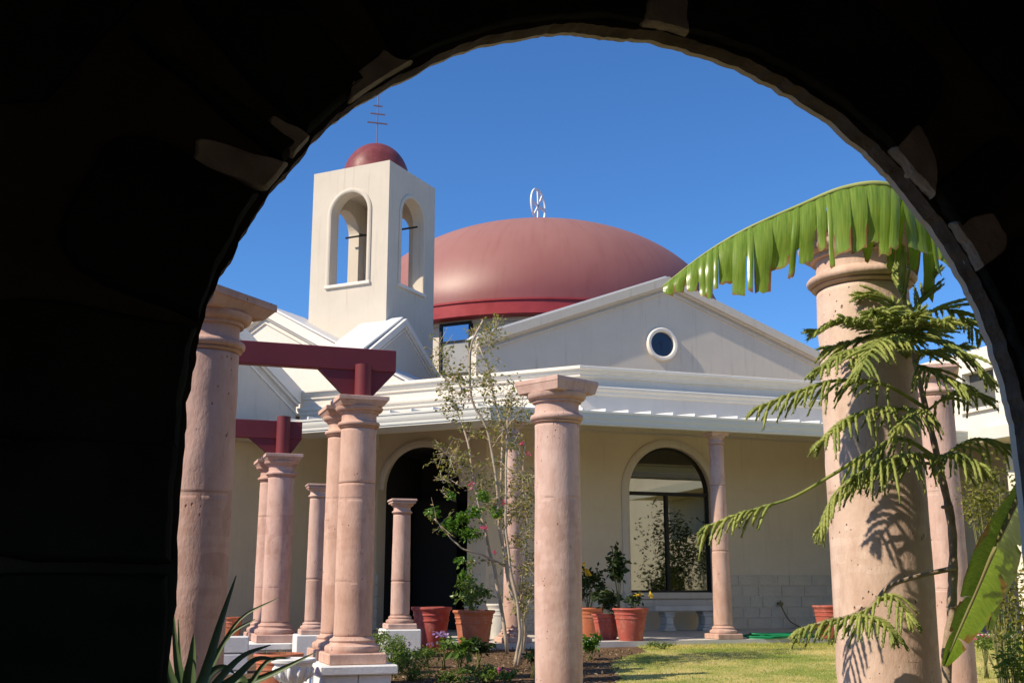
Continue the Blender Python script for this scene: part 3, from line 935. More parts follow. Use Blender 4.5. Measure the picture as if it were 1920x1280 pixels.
# ================================================================== DOME
DY = 30.0
DC = flat(at(1010, 560, DY))
RF = at(1355, 580, DY)[0]-DC[0]
zf0 = at(1010, 587, DC[1]-RF)[2]; zf1 = at(1010, 557, DC[1]-RF)[2]
tel = (at(1010, 407, 10)[2]-EYE)/10
RS = RF-.03
def prof_d(h): return [(RS*math.cos(t)**.92, h*math.sin(t)) for t in np.linspace(0, math.pi/2, 34)]
lo, hi = 1., 6.
for _ in range(40):
    h = (lo+hi)/2
    e_ = max((zf1+z-EYE)/(DC[1]-r) for r, z in prof_d(h))
    lo, hi = (h, hi) if e_ < tel else (lo, h)
DH = h
dome = thing('church_dome', flat(DC, 4.0), 'wide weathered maroon dome with a red band and white wheel cross', 'dome')
mb = MB(); pr = prof_d(DH); pr[-1] = (.0001, DH)
mb.lathe(flat(DC, zf1-.01), [(RS-.0, -.02)] + pr, 96)
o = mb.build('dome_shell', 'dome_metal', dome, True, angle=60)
o.data.transform(__import__('mathutils').Matrix.Translation(Vector((0, 0, -(zf1-4.0))))); o.location = (0, 0, zf1-4.0)
mb = MB(); mb.lathe(flat(DC, 0), [(RF-.40, zf0), (RF-.02, zf0), (RF, zf0+.02), (RF, zf1-.05), (RF+.03, zf1-.045), (RF+.03, zf1), (RF-.2, zf1+.02)], 96)
mb.build('fascia_band', 'fascia_red', dome, True, angle=25)
mb = MB(); mb.lathe(flat(DC, 0), [(RF-.35, 3.9), (RF-.35, zf0-.10), (RF-.30, zf0-.09), (RF-.30, zf0+.01)], 96)
dw = mb.build('drum_wall', 'stucco', dome, True, angle=30)
# drum window
for pxw in (856,):
    rdir = None
    r_ = ray(pxw, 650); r2_ = r_[:2]/np.linalg.norm(r_[:2])
    bq = np.dot(DC[:2], r2_); cq = np.dot(DC[:2], DC[:2])-(RF-.35)**2
    tt = bq-math.sqrt(bq*bq-cq); pt = V(r2_[0]*tt, r2_[1]*tt, 0)
    rn = (pt-DC)/np.linalg.norm(pt-DC); ru = np.cross(UZ, rn)
    zt_ = hit(pxw, 608, pt, rn)[2]; zb_ = hit(pxw, 700, pt, rn)[2]
    hw_ = .39
    mb = MB()
    for (cx_, cz_, hx, hz_) in ((-hw_, (zt_+zb_)/2, .03, (zt_-zb_)/2), (hw_, (zt_+zb_)/2, .03, (zt_-zb_)/2), (0, zt_, hw_+.03, .03), (0, zt_-.42, hw_-.03, .012)):
        mb.box(flat(pt + rn*.03 + ru*cx_, cz_), ru*hx, rn*.06, UZ*(hz_-(.032 if abs(cx_) > .1 else 0)))
    wf = mb.build('window', 'dark_frame', dome)
    for z0_, z1_ in ((zt_-.42, zt_), (zb_, zt_-.42)):
        mb = MB(); mb.box(flat(pt + rn*.045, (z0_+z1_)/2), ru*hw_, rn*.004, UZ*(z1_-z0_)/2*.99)
        mb.build('pane', 'drum_glass' if z1_ == zt_ else 'drum_panel', wf)
# wheel cross on top
zc = at(1010, 386, DC[1])[2]; rad = .50
mb = MB(); fc = flat(DC, zc); nn = np.cross(uT, UZ)
rw = [(rad-.055, -.02), (rad-.055, .02), (rad, .02), (rad, -.02)]
pts, fs = [], []
for i in range(40):
    a = 2*math.pi*i/40; d = math.cos(a)*uT + math.sin(a)*UZ
    for r_, o_ in rw: pts.append(fc + d*r_ + nn*o_)
for i in range(40):
    for k in range(4):
        fs.append((i*4+k, ((i+1) % 40)*4+k, ((i+1) % 40)*4+(k+1) % 4, i*4+(k+1) % 4))
mb.add(pts, fs)
for ang, r0, r1 in ((0, .03, .06), (90, .03, .07), (180, .03, .06), (270, .03, .07), (52, .022, .045), (232, .022, .045)):
    a = math.radians(ang); d = math.cos(a)*uT + math.sin(a)*UZ; e_ = -math.sin(a)*uT + math.cos(a)*UZ
    L_ = rad-.03
    mb.prism([fc - nn*.016 + e_*r0, fc - nn*.016 - e_*r0, fc - nn*.016 + d*L_ - e_*r1, fc - nn*.016 + d*L_ + e_*r1], nn*.032)
mb.box(flat(DC, (zc-rad + zf1+DH-.1)/2), uT*.03, nn*.03, UZ*max(.02, (zc-rad - (zf1+DH-.1))/2+.05))
o = mb.build('wheel_cross', 'finial_white', dome); fix_normals(o)

# ================================================================== COLUMNS
def column(name, foot, ztop, dia, label, group, m, joints, az, dia_top=None, ab=1.52, base=True, plinth=1.5, pedestal=None, style='slab', wob=.004, seg=44, capk=1.0):
    """classical stone column: plinth, moulded base, drums, moulded capital, square abacus"""
    foot = np.array(foot, float); z0 = foot[2]
    t = thing(name, foot, label, 'column', group)
    r = dia/2; rt = (dia_top or dia*.94)/2; w = 2*rt
    ua, ub = D(az), D(az+90)
    # heights of the capital from the top, in shaft widths
    ha, hc, hn, ht = .27*w*capk, .13*w*capk, .27*w*capk, .20*w*capk
    zb = z0
    if base:
        hp = .28*dia; 
        mb = MB(); mb.bbox(flat(foot, z0+hp/2), ua*dia*plinth/2, ub*dia*plinth/2, UZ*hp/2, .012)
        mb.build('plinth', m, t)
        hb = .40*dia
        pr = [(r*1.40, 0), (r*1.44, hb*.12), (r*1.46, hb*.25), (r*1.42, hb*.40), (r*1.30, hb*.48), (r*1.22, hb*.52), (r*1.17, hb*.62), (r*1.20, hb*.68), (r*1.22, hb*.75), (r*1.17, hb*.84), (r*1.06, hb*.9), (r*1.01, hb)]
        mb = MB(); mb.lathe(flat(foot, z0+hp+.001), pr, seg, wob=wob*.5)
        mb.build('base', m, t, True, angle=35)
        zb = z0+hp+hb
    zcap = ztop-ha-hc-hn-ht
    zs = [zb]+[z for z in joints if zb+.06 < z < zcap-.06]+[zcap]
    def rad(z):
        k = (z-zb)/(zcap-zb)
        return r + (rt-r)*k + .012*r*math.sin(math.pi*k)
    for a, b_ in zip(zs[:-1], zs[1:]):
        mb = MB(); g = .0035
        n_ = max(3, int((b_-a)/.06))
        pr = [(rad(a)-.012, a+.0005)] + [(rad(a)-.007, a+g*.6), (rad(a), a+g*2.6)]
        pr += [(rad(z), z) for z in np.linspace(a+.03, b_-.03, n_)]
        pr += [(rad(b_), b_-g*2.6), (rad(b_)-.007, b_-g*.6), (rad(b_)-.012, b_-.0005)]
        mb.lathe(flat(foot, 0), pr, seg, wob=wob)
        mb.build('drum', m, t, True, angle=50)
    # capital: astragal, neck, echinus
    pr = [(rt*1.0, 0), (rt*1.06, ht*.08), (rt*1.10, ht*.16), (rt*1.04, ht*.24), (rt*1.05, ht*.30)]
    for q in np.linspace(-1.2, 1.3, 9):
        pr.append((rt*1.05+rt*.15*math.cos(q), ht*.62+ht*.34*math.sin(q)))
    pr += [(rt*1.04, ht), (rt*.99, ht+.15*hn), (rt*.985, ht+.6*hn), (rt*1.0, ht+hn*.8), (rt*1.10, ht+hn*.82), (rt*1.12, ht+hn), (rt*1.12, ht+hn*1.02)]
    for q in np.linspace(0, math.pi/2, 6):
        pr.append((rt*1.13+rt*.22*math.sin(q), ht+hn+hc*(1-math.cos(q))))
    mb = MB(); mb.lathe(flat(foot, zcap), pr, seg, wob=wob*.6)
    mb.build('capital', m, t, True, angle=35)
    h1 = ha*.62
    mb = MB(); hw_ = rt*ab
    mb_z = ztop-ha
    if style in ('slab', 'block'):
        lv = ((mb_z, .80), (mb_z+ha*.10, .84), (mb_z+ha*.55, .97), (mb_z+ha*.58, 1.0), (ztop-.006, 1.0), (ztop, .99)) if style == 'slab' else ((mb_z, .88), (mb_z+ha*.06, .92), (mb_z+ha*.64, .985), (mb_z+ha*.67, 1.0), (ztop-.006, 1.0), (ztop, .99))
        # slanting lower moulding then plain slab
        pts = []
        for z, k in lv:
            for sa, sb in ((-1, -1), (1, -1), (1, 1), (-1, 1)):
                pts.append(flat(foot, z)+ua*sa*hw_*k+ub*sb*hw_*k)
        fs = [(0, 1, 2, 3)[::-1], (20, 21, 22, 23)]
        for j in range(5):
            for k in range(4): fs.append((j*4+k, j*4+(k+1) % 4, (j+1)*4+(k+1) % 4, (j+1)*4+k))
        mb.add(pts, fs)
        o_ = mb.build('abacus', m, t); fix_normals(o_)
    else:
        mb.bbox(flat(foot, mb_z+ha*.24), ua*hw_*.92, ub*hw_*.92, UZ*ha*.24, .012)
        mb.bbox(flat(foot, mb_z+ha*.75), ua*hw_, ub*hw_, UZ*ha*.25, .014)
        mb.build('abacus', m, t)
    if pedestal:
        pass
    return t
def zpx(px, py, y): return at(px, py, y)[2]
# near columns
def col_at(px, py, y, z): 
    q = at(px, py, y); return V(q[0], q[1], z)
def joints(px, y, ys_): return [zpx(px, q, y) for q in ys_]
y_ = 6.15
column('stone_column', col_at(366, 1000, y_, .10), zpx(430, 562, y_), .375, 'nearest pink stone column at the left edge of the arch opening', 'columns round the court', 'cantera_rose', joints(380, y_, (930, 1150)), 25.8, dia_top=.36, ab=1.50, wob=.006, seg=56)
y_ = 9.4
column('stone_column', col_at(1046, 1000, y_, .18), zpx(1047, 716, y_), .385, 'free-standing pink stone column in the centre, its square cap set cornerwise', 'columns round the court', 'cantera', joints(1046, y_, (937, 1091, 1255)), 46, dia_top=.375, ab=1.34, wob=.005, seg=56, style='block', capk=1.12)
y_ = 5.5
column('stone_column', col_at(1648, 1000, y_, .06), zpx(1620, 432, y_), .465, 'massive pale stone column behind the banana leaf and the young pine', 'columns round the court', 'cantera_pale', joints(1648, y_, (675, 930, 1222)), 20, dia_top=.45, ab=1.30, capk=.82, wob=.006, seg=64)
y_ = 9.8
column('stone_column', col_at(1773, 1000, y_, .22), zpx(1765, 690, y_), .315, 'pink stone column half hidden by the pine stem and banana leaves', 'columns round the court', 'cantera', joints(1773, y_, (925, 1105)), 20, dia_top=.30, ab=1.45, wob=.005)
# pergola columns in pairs, on white pedestals
ZP = .775
PG = [(667, 11.4, 'front column of the nearer pergola pair, on a white pedestal slab', (937, 1091, 907)),
      (641, 12.1, 'rear column of the nearer pergola pair, half hidden by its twin', (937, 1091)),
      (523, 15.75, 'front column of the farther pergola pair under the shorter maroon beam', (970, 1036, 1102)),
      (507, 16.4, 'rear column of the farther pergola pair, a sliver behind its twin', (970, 1036, 1102))]
PCOL = []
for i, (px, y_, lab, js) in enumerate(PG):
    ft = col_at(px, 1000, y_, ZP)
    zt_ = (zpx(671, 748, 11.4), zpx(641, 767, 12.1), zpx(523, 853, 15.75), zpx(507, 864, 16.4))[i]
    column('pergola_column', ft, zt_, .375, lab, 'paired pergola columns', 'cantera_warm' if i < 2 else 'cantera_rose', joints(px, y_, js), 70.8, dia_top=.36, ab=1.42, wob=.004)
    PCOL.append((ft, zt_))
# little columns before the entrance
for px, y_, pyb, pyt, dd_, lab, js in ((590, 15.2, 1188, 908, .235, 'small stone column with a double square cap, left of the near pergola pair', (1085,)),
                                   (751, 15.0, 1178, 936, .25, 'small stone column with a double square cap before the dark entrance', (1089,))):
    ft = col_at(px, 1100, y_, zpx(px, pyb, y_))
    column('entrance_column', ft, zpx(px, pyt, y_), dd_, lab, 'small columns by the entrance', 'cantera', joints(px, y_, js), 74, dia_top=dd_*.90, ab=1.52, plinth=1.55, style='double', wob=.003)
    t = MB(); t.bbox(flat(ft, (ft[2]+.4)/2), D(74)*.24, D(164)*.24, UZ*(ft[2]-.4)/2, .015)
    o = t.build('column_block', 'white_stone', loc=flat(ft, .4))
    tag(o, 'white painted block under the small stone column ' + ('left of the pergola pair' if px == 590 else 'before the entrance'), 'pedestal', 'white blocks under small columns')
# porch columns
for px, foot, lab in ((1357, PC, 'slender stone porch column to the right of the arched window'),
                      (962, flat(isect(PC, uR, flat(0*PC), D(.05)), FLOOR), 'slender stone porch column at the porch corner behind the crape myrtle')):
    column('porch_column', V(foot[0], foot[1], FLOOR), ZG0+.002, .285, lab, 'porch columns', 'cantera', [FLOOR+1.3, FLOOR+2.3], 70.8, dia_top=.215, ab=1.45, plinth=1.5, wob=.003)

# pedestals of the pergola
def pedestal(i, ft, hw_, lab):
    t = thing('pedestal', flat(ft, .4), lab, 'pedestal', 'white pergola pedestals')
    ua, ub = D(70.8), D(160.8)
    mb = MB(); mb.bbox(flat(ft, ZP-.045), ua*hw_, ub*hw_, UZ*.044, .012); mb.build('cap_slab', 'white_stone', t)
    h_ = (ZP-.09-.3)/2
    for k in range(2):
        for s_ in (-1, 1):
            mb = MB(); mb.bbox(flat(ft, .3+h_*(k+.5)) + ua*s_*hw_*.43, ua*(hw_*.43-.004), ub*hw_*.86, UZ*(h_/2-.003), .008)
            mb.build('block', 'white_stone', t)
pedestal(0, PCOL[0][0], .375, 'white stone pedestal under the front column of the nearer pergola pair')
pedestal(1, PCOL[1][0] + D(-19.2)*.06, .36, 'white stone pedestal under the rear column of the nearer pergola pair')
pedestal(2, PCOL[2][0], .40, 'white stone pedestal under the front column of the farther pergola pair')
pedestal(3, PCOL[3][0] + D(-19.2)*.14, .36, 'white stone pedestal under the rear column of the farther pergola pair')
# white low wall of panels at the far left
t = thing('garden_wall', at(440, 1250, 13.2)*V(1, 1, 0)+V(0, 0, .4), 'low white panelled garden wall left of the pergola, behind the agave', 'wall')
wa = flat(at(462, 1250, 13.4)); 
for r_ in range(3):
    for c_ in range(4):
        z1 = zpx(440, 1191, 13.4)-.19*r_
        mb = MB(); mb.bbox(flat(wa - uR*(.2+.42*c_), z1-.095), uR*.205, nR*.10, UZ*.091, .012)
        mb.build('panel', 'white_stone', t)

# maroon pergola beams on posts with brackets
def beam(name, fa, fb, zc, pxr, pyt, pyb, y_, left_len, lab, post_top_px=None):
    ctr = (fa+fb)/2
    t = thing(name, flat(ctr, zc), lab, 'beam', 'maroon pergola beams')
    mid = flat(fa)+D(-19.2)*.10
    zt_, zb_ = zpx(pxr, pyt, y_), zpx(pxr, pyb, y_)
    xr = np.dot(hit(pxr, pyt, mid, nR)-mid, uR)
    mb = MB(); mb.bbox(flat(mid+uR*(xr-left_len/2), (zt_+zb_)/2), uR*left_len/2, nR*.06, UZ*(zt_-zb_)/2, .006)
    mb.build('beam', 'maroon', t)
    return t, mid, zt_, zb_, xr
fa, fb = PCOL[0][0], PCOL[1][0]
t, mid, zt_, zb_, xr = beam('pergola_beam', fa, fb, PCOL[0][1], 741, 655, 696, 11.5, 4.6, 'long maroon steel beam crossing in front of the bell tower')
xl = np.dot(hit(596, 690, mid, nR)-mid, uR); xb0 = np.dot(hit(652, 743, mid, nR)-mid, uR); xb1 = np.dot(hit(690, 746, mid, nR)-mid, uR)
zc = PCOL[0][1]
mb = MB(); mb.prism([flat(mid+uR*xl+nR*.045, zb_+.002), flat(mid+uR*xb0+nR*.045, zc+.004), flat(mid+uR*xb1+nR*.045, zc+.004), flat(mid+uR*xr+nR*.045, zb_+.002)], -nR*.09)
o = mb.build('bracket', 'maroon', t); fix_normals(o)
for f_, zt2, zz in ((fa, zb_, PCOL[0][1]), (fb, zb_, PCOL[1][1])):
    mb = MB(); sh = nR*.0 if f_ is fa else nR*.0
    mb.tube([flat(f_ + uR*.03, zz+.001), flat(f_ + uR*.03, zt2 + .05)], .085, 24)
    mb.build('post', 'maroon', t, True, angle=40)
fa, fb = PCOL[2][0], PCOL[3][0]
t, mid, zt_, zb_, xr = beam('pergola_beam', fa, fb, PCOL[2][1], 566, 791, 824, 15.9, 4.6, 'short visible end of a maroon steel beam below the shaded wing gable')
xl = np.dot(hit(466, 820, mid, nR)-mid, uR); xb0 = np.dot(hit(505, 852, mid, nR)-mid, uR); xb1 = np.dot(hit(542, 852, mid, nR)-mid, uR)
zc = PCOL[2][1]
mb = MB(); mb.prism([flat(mid+uR*xl+nR*.045, zb_+.002), flat(mid+uR*xb0+nR*.045, zc+.004), flat(mid+uR*xb1+nR*.045, zc+.004), flat(mid+uR*xr+nR*.045, zb_+.002)], -nR*.09)
o = mb.build('bracket', 'maroon', t); fix_normals(o)
zpt = zpx(526, 778, 15.6)
for f_, zt2, zz in ((fa, zpt, PCOL[2][1]), (fb, zb_, PCOL[3][1])):
    mb = MB()
    mb.tube([flat(f_ + uR*.0, zz+.001), flat(f_ + uR*.0, zt2)], .095, 24)
    mb.build('post', 'maroon', t, True, angle=40)

# ================================================================== ARCADE (the arch we look through)
TH = .10                                       # wall runs parallel to the right porch front
A0C = V(.3, 3.45, 0)                           # on the outer face
AX, ARX, AZ, ARZ = .144, 1.408, 1.893, 1.400   # opening centre, half width, springing, rise
YW = -TH-.03                                   # local depth of the gallery face; the outer face is 0
def loc(px, py):                               # picture point on the gallery face, in wall coordinates
    h_ = hit(px, py, A0C - nR*YW, nR); return np.dot(h_-A0C, uR), h_[2]
def tw(mb):                                    # wall coordinates (along, depth, up) to the place
    mb.v = [tuple(A0C + uR*x - nR*y + UZ*z) for x, y, z in mb.v]
    return mb
arcade = thing('arcade_wall', A0C + uR*AX, 'rough dark stone arch framing the view', 'arch')
def rim(th):
    return 1 + .008*mnoise.noise(Vector((math.cos(th)*6, math.sin(th)*6, 3))) + .005*mnoise.noise(Vector((math.cos(th)*26, math.sin(th)*26, 9))) + .003*mnoise.noise(Vector((math.cos(th)*70, math.sin(th)*70, 2)))
rimp = []
zj = np.linspace(-.1, AZ, 60)
def jw(z, k): return 1 + .006*mnoise.noise(Vector((z*5, k, 2)))+.004*mnoise.noise(Vector((z*23, k, 2)))+.002*mnoise.noise(Vector((z*60, k, 5)))
for z in zj[:-1]: rimp.append((AX-ARX*jw(z, 1), z))
NT = 260
for i in range(NT+1):
    th = math.pi*(1-i/NT); k = rim(th)
    rimp.append((AX+ARX*k*math.cos(th), AZ+ARZ*k*math.sin(th)))
for z in zj[::-1][1:]: rimp.append((AX+ARX*jw(z, 7), z))
WX0, WX1, WZ = -6.0, 4.6, 4.0
def around(name, m, y0, y1, x0, x1, z1, grow=0.):
    mb = MB()
    R = [(AX+(x-AX)*(1+grow), AZ+(z-AZ)*(1+grow) if z > AZ else z) for x, z in rimp]
    n = len(R); outer = []
    for i, (x, z) in enumerate(R):
        if z <= AZ+1e-6: outer.append((x0 if x < AX else x1, z))
        else:
            dx, dz = x-AX, z-AZ
            k = min((z1-AZ)/dz, ((x1-AX)/dx if dx > 1e-6 else ((x0-AX)/dx if dx < -1e-6 else 1e9)))
            outer.append((AX+dx*k, AZ+dz*k))
    for cx_ in (x0, x1):
        j = min(range(n), key=lambda q: abs(outer[q][0]-cx_)+abs(outer[q][1]-z1)); outer[j] = (cx_, z1)
    for (x, z) in R: mb.v.append((x, y0, z))
    for (x, z) in R: mb.v.append((x, y1, z))
    for (x, z) in outer: mb.v.append((x, y0, z))
    for (x, z) in outer: mb.v.append((x, y1, z))
    for i in range(n-1):
        j = i+1
        mb.f += [(i, j, 2*n+j, 2*n+i), (n+j, n+i, 3*n+i, 3*n+j), (i, n+i, n+j, j), (2*n+i, 2*n+j, 3*n+j, 3*n+i)]
    mb.f += [(0, 2*n, 3*n, n), (n-1, 2*n-1, 4*n-1, 3*n-1)]
    o_ = tw(mb).build(name, m, arcade)
    if name == 'arch_core':
        o_.data.materials.append(MATS['reveal'])
        for k in range(n-1): o_.data.polygons[4*k+2].material_index = 1
    fix_normals(o_)
    return o_
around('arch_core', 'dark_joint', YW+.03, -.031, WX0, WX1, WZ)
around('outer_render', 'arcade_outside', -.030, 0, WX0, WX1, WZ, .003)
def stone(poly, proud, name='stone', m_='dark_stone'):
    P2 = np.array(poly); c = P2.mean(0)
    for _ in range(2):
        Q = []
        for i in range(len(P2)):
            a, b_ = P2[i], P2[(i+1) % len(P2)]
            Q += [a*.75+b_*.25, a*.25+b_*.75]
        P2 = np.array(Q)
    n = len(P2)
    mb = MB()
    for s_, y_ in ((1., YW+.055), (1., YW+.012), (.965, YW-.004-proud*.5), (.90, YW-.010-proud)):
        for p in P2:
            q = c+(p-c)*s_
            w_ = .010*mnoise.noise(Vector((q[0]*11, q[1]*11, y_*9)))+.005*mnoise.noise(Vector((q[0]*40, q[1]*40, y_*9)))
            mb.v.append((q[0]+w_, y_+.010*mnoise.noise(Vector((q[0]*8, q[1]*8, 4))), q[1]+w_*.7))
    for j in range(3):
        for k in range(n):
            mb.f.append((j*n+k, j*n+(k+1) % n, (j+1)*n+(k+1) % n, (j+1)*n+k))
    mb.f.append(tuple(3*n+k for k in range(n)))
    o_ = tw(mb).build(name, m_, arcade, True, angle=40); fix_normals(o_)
def pol(th, k):
    t = math.radians(th); return (AX+ARX*k*math.cos(t), AZ+ARZ*k*math.sin(t))
def seg_arc(t0, t1, k, n=7): return [pol(t, k) for t in np.linspace(t0, t1, n)]
def ang_of(px, py):
    a, z = loc(px, py); return math.degrees(math.atan2((z-AZ)/ARZ, (a-AX)/ARX))
J = [(ang_of(1822, 455), 5.0), (ang_of(1722, 325), 6.0), (ang_of(1250, 60), 4.2), (ang_of(725, 135), 5.0), (ang_of(558, 255), 2.2), (ang_of(490, 320), 4.5), (168, 1.0)]
cuts = [(-2, -2)] + [(a-w_/2, a+w_/2) for a, w_ in J] + [(182, 182)]
for (_, t0), (t1, _) in zip(cuts[:-1], cuts[1:]):
    k0, k1 = 1.012, random.uniform(1.30, 1.40)
    n_ = max(5, int((t1-t0)/2.5))
    poly = seg_arc(t0, t1, k0, n_) + [pol(t, k1) for t in np.linspace(t1-1.0, t0+1.0, max(3, n_//2))]
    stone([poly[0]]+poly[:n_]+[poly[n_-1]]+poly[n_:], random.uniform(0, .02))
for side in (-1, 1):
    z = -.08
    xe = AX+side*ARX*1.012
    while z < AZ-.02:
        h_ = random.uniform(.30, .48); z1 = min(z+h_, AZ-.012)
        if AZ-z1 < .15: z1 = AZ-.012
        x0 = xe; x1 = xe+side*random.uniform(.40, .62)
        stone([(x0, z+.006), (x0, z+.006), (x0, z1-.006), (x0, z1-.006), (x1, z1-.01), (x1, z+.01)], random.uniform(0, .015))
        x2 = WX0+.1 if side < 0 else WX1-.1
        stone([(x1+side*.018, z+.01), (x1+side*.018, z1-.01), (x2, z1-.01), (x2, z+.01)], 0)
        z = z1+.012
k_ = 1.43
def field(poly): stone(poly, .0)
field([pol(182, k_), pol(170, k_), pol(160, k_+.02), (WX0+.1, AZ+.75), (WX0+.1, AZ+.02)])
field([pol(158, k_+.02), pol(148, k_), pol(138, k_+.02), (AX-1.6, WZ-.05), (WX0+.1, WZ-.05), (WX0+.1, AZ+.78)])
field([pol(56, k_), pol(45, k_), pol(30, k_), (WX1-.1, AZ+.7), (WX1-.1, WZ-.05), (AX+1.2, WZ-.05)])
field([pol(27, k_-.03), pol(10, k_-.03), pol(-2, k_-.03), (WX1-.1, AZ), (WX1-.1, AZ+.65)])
# flat mortar patches bedded in the joints, flush with the rim
def patch(px, py, half, k0, k1, flare=1., skew=0., proud=.006):
    t_ = ang_of(px, py); rg = np.random.default_rng(int(px))
    inn = [(t, k0) for t in np.linspace(t_-half*flare, t_+half*flare, 6)]
    out = [(t+skew, k1*(1+rg.normal(0, .006))) for t in np.linspace(t_+half*.8, t_-half*.8, 5)]
    mid_r = [(t_+half*1.05+skew*.5, (k0+k1)/2)]; mid_l = [(t_-half*1.05+skew*.5, (k0+k1)/2)]
    poly = [pol(a+rg.normal(0, half*.06), k) for a, k in inn+mid_r+out+mid_l]
    stone([poly[0]]+poly, proud, 'mortar_patch', 'mortar')
patch(1250, 54, 3.0, 1.003, 1.085, 1.25)
patch(1712, 316, 3.6, 1.003, 1.10, 1.3, 1.0)
patch(1818, 454, 3.3, 1.003, 1.115, 1.25, -.8)
patch(712, 150, 3.8, 1.003, 1.045, 1.2)
patch(553, 262, 1.4, 1.003, 1.085, 1.3, .8)
patch(500, 318, 1.7, 1.003, 1.16, 1.1, 3.0, .002)
# gallery behind the camera
gal = thing('gallery', A0C - uR*.7 + nR*3, 'dark roofed gallery from which the court is seen', 'gallery')
YB = -4.7
def gbox(name, m, x0, x1, y0, y1, z0_, z1_):
    mb = MB(); mb.box(V((x0+x1)/2, (y0+y1)/2, (z0_+z1_)/2), V((x1-x0)/2, 0, 0), V(0, (y1-y0)/2, 0), V(0, 0, (z1_-z0_)/2)); o_ = tw(mb).build(name, m, gal); fix_normals(o_)
gbox('floor', 'gallery_floor', WX0, WX1, YB, .25, -.12, -.002)
gbox('roof', 'gallery_plaster', WX0-.2, WX1+.2, YB-.2, .05, WZ+.002, WZ+.10)
# unseen rear: two wide openings between piers, added to light the arch face
gbox('rear_wall', 'gallery_plaster', WX0-.2, WX0+1.2, YB-.2, YB, 0, WZ)
gbox('rear_wall', 'gallery_plaster', -1.2, -.6, YB-.2, YB, 0, WZ)
gbox('rear_wall', 'gallery_plaster', 1.9, WX1+.2, YB-.2, YB, 0, WZ)
gbox('rear_wall', 'gallery_plaster', WX0+1.2, -1.2, YB-.2, YB, 2.3, WZ)
gbox('rear_wall', 'gallery_plaster', -.6, 1.9, YB-.2, YB, 2.3, WZ)
gbox('side_wall', 'gallery_plaster', WX0-.2, WX0-.002, YB+.002, -.001, 0, WZ)
gbox('side_wall', 'gallery_plaster', WX1+.002, WX1+.2, YB+.002, -.001, 0, WZ)

# ================================================================== BUILDING MIRRORED IN THE WINDOW
sb = thing('side_building', V(14.2, 10, .3), 'cream side building with a dark door, seen only mirrored in the arched window', 'building')
bu, bn = D(-25), D(245)                        # along, outward to the court
BP = V(13.0, 9.0, 0)
def bp(a, z, d=0): return flat(BP) + bu*a + UZ*z + bn*d
mb = MB()
for a0, a1, z0_, z1_ in ((-9, -.2, .2, 5.2), (.9, 11.0, .2, 5.2), (-.2, .9, 2.9, 5.2)):
    mb.prism([bp(a0, z0_), bp(a1, z0_), bp(a1, z1_), bp(a0, z1_)], -bn*.3)
o = mb.build('wall', 'stucco_white', sb); fix_normals(o)
mb = MB(); mb.prism([bp(-.2, .2, -.2), bp(.9, .2, -.2), bp(.9, 2.9, -.2), bp(-.2, 2.9, -.2)], -bn*.06)
o = mb.build('door', 'dark_frame', sb); fix_normals(o)
mb = MB(); mb.prism([bp(-9.2, 5.2, .4), bp(11.2, 5.2, .4), bp(11.2, 5.2, -4), bp(-9.2, 5.2, -4)], UZ*.2)
o = mb.build('roof', 'roof_metal', sb); fix_normals(o)

# ================================================================== FOLIAGE HELPERS
def leaf_cloud(mb, P, size, rng, aspect=.55, up=.3, jitter=.4):
    """folded four-corner leaves at points P (n,3)"""
    n = len(P)
    d = rng.normal(0, 1, (n, 3)); d[:, 2] = d[:, 2]*.6 - .15; d /= np.linalg.norm(d, axis=1)[:, None]
    nr = rng.normal(0, 1, (n, 3)); nr[:, 2] = np.abs(nr[:, 2]) + up
    sd = np.cross(d, nr); sd /= np.linalg.norm(sd, axis=1)[:, None] + 1e-9
    nn_ = np.cross(sd, d)
    L_ = size*(1+jitter*(rng.random(n)-.5)*2)[:, None]
    w_ = L_*aspect/2
    a = P; b_ = P + d*L_*.5 + sd*w_ + nn_*L_*.08; c_ = P + d*L_ - nn_*L_*.06; e_ = P + d*L_*.5 - sd*w_ + nn_*L_*.08
    k = len(mb.v)
    V4 = np.stack([a, b_, c_, e_], 1).reshape(-1, 3)
    mb.v += V4.tolist()
    for i in range(n):
        q = k+4*i
        mb.f += [(q, q+1, q+2), (q, q+2, q+3)]
def blob_points(c, r, n, rng, shell=.5):
    d = rng.normal(0, 1, (n, 3)); d /= np.linalg.norm(d, axis=1)[:, None]
    rad = (shell+(1-shell)*rng.random(n)**.6)
    return np.array(c)+d*rad[:, None]*np.array(r)
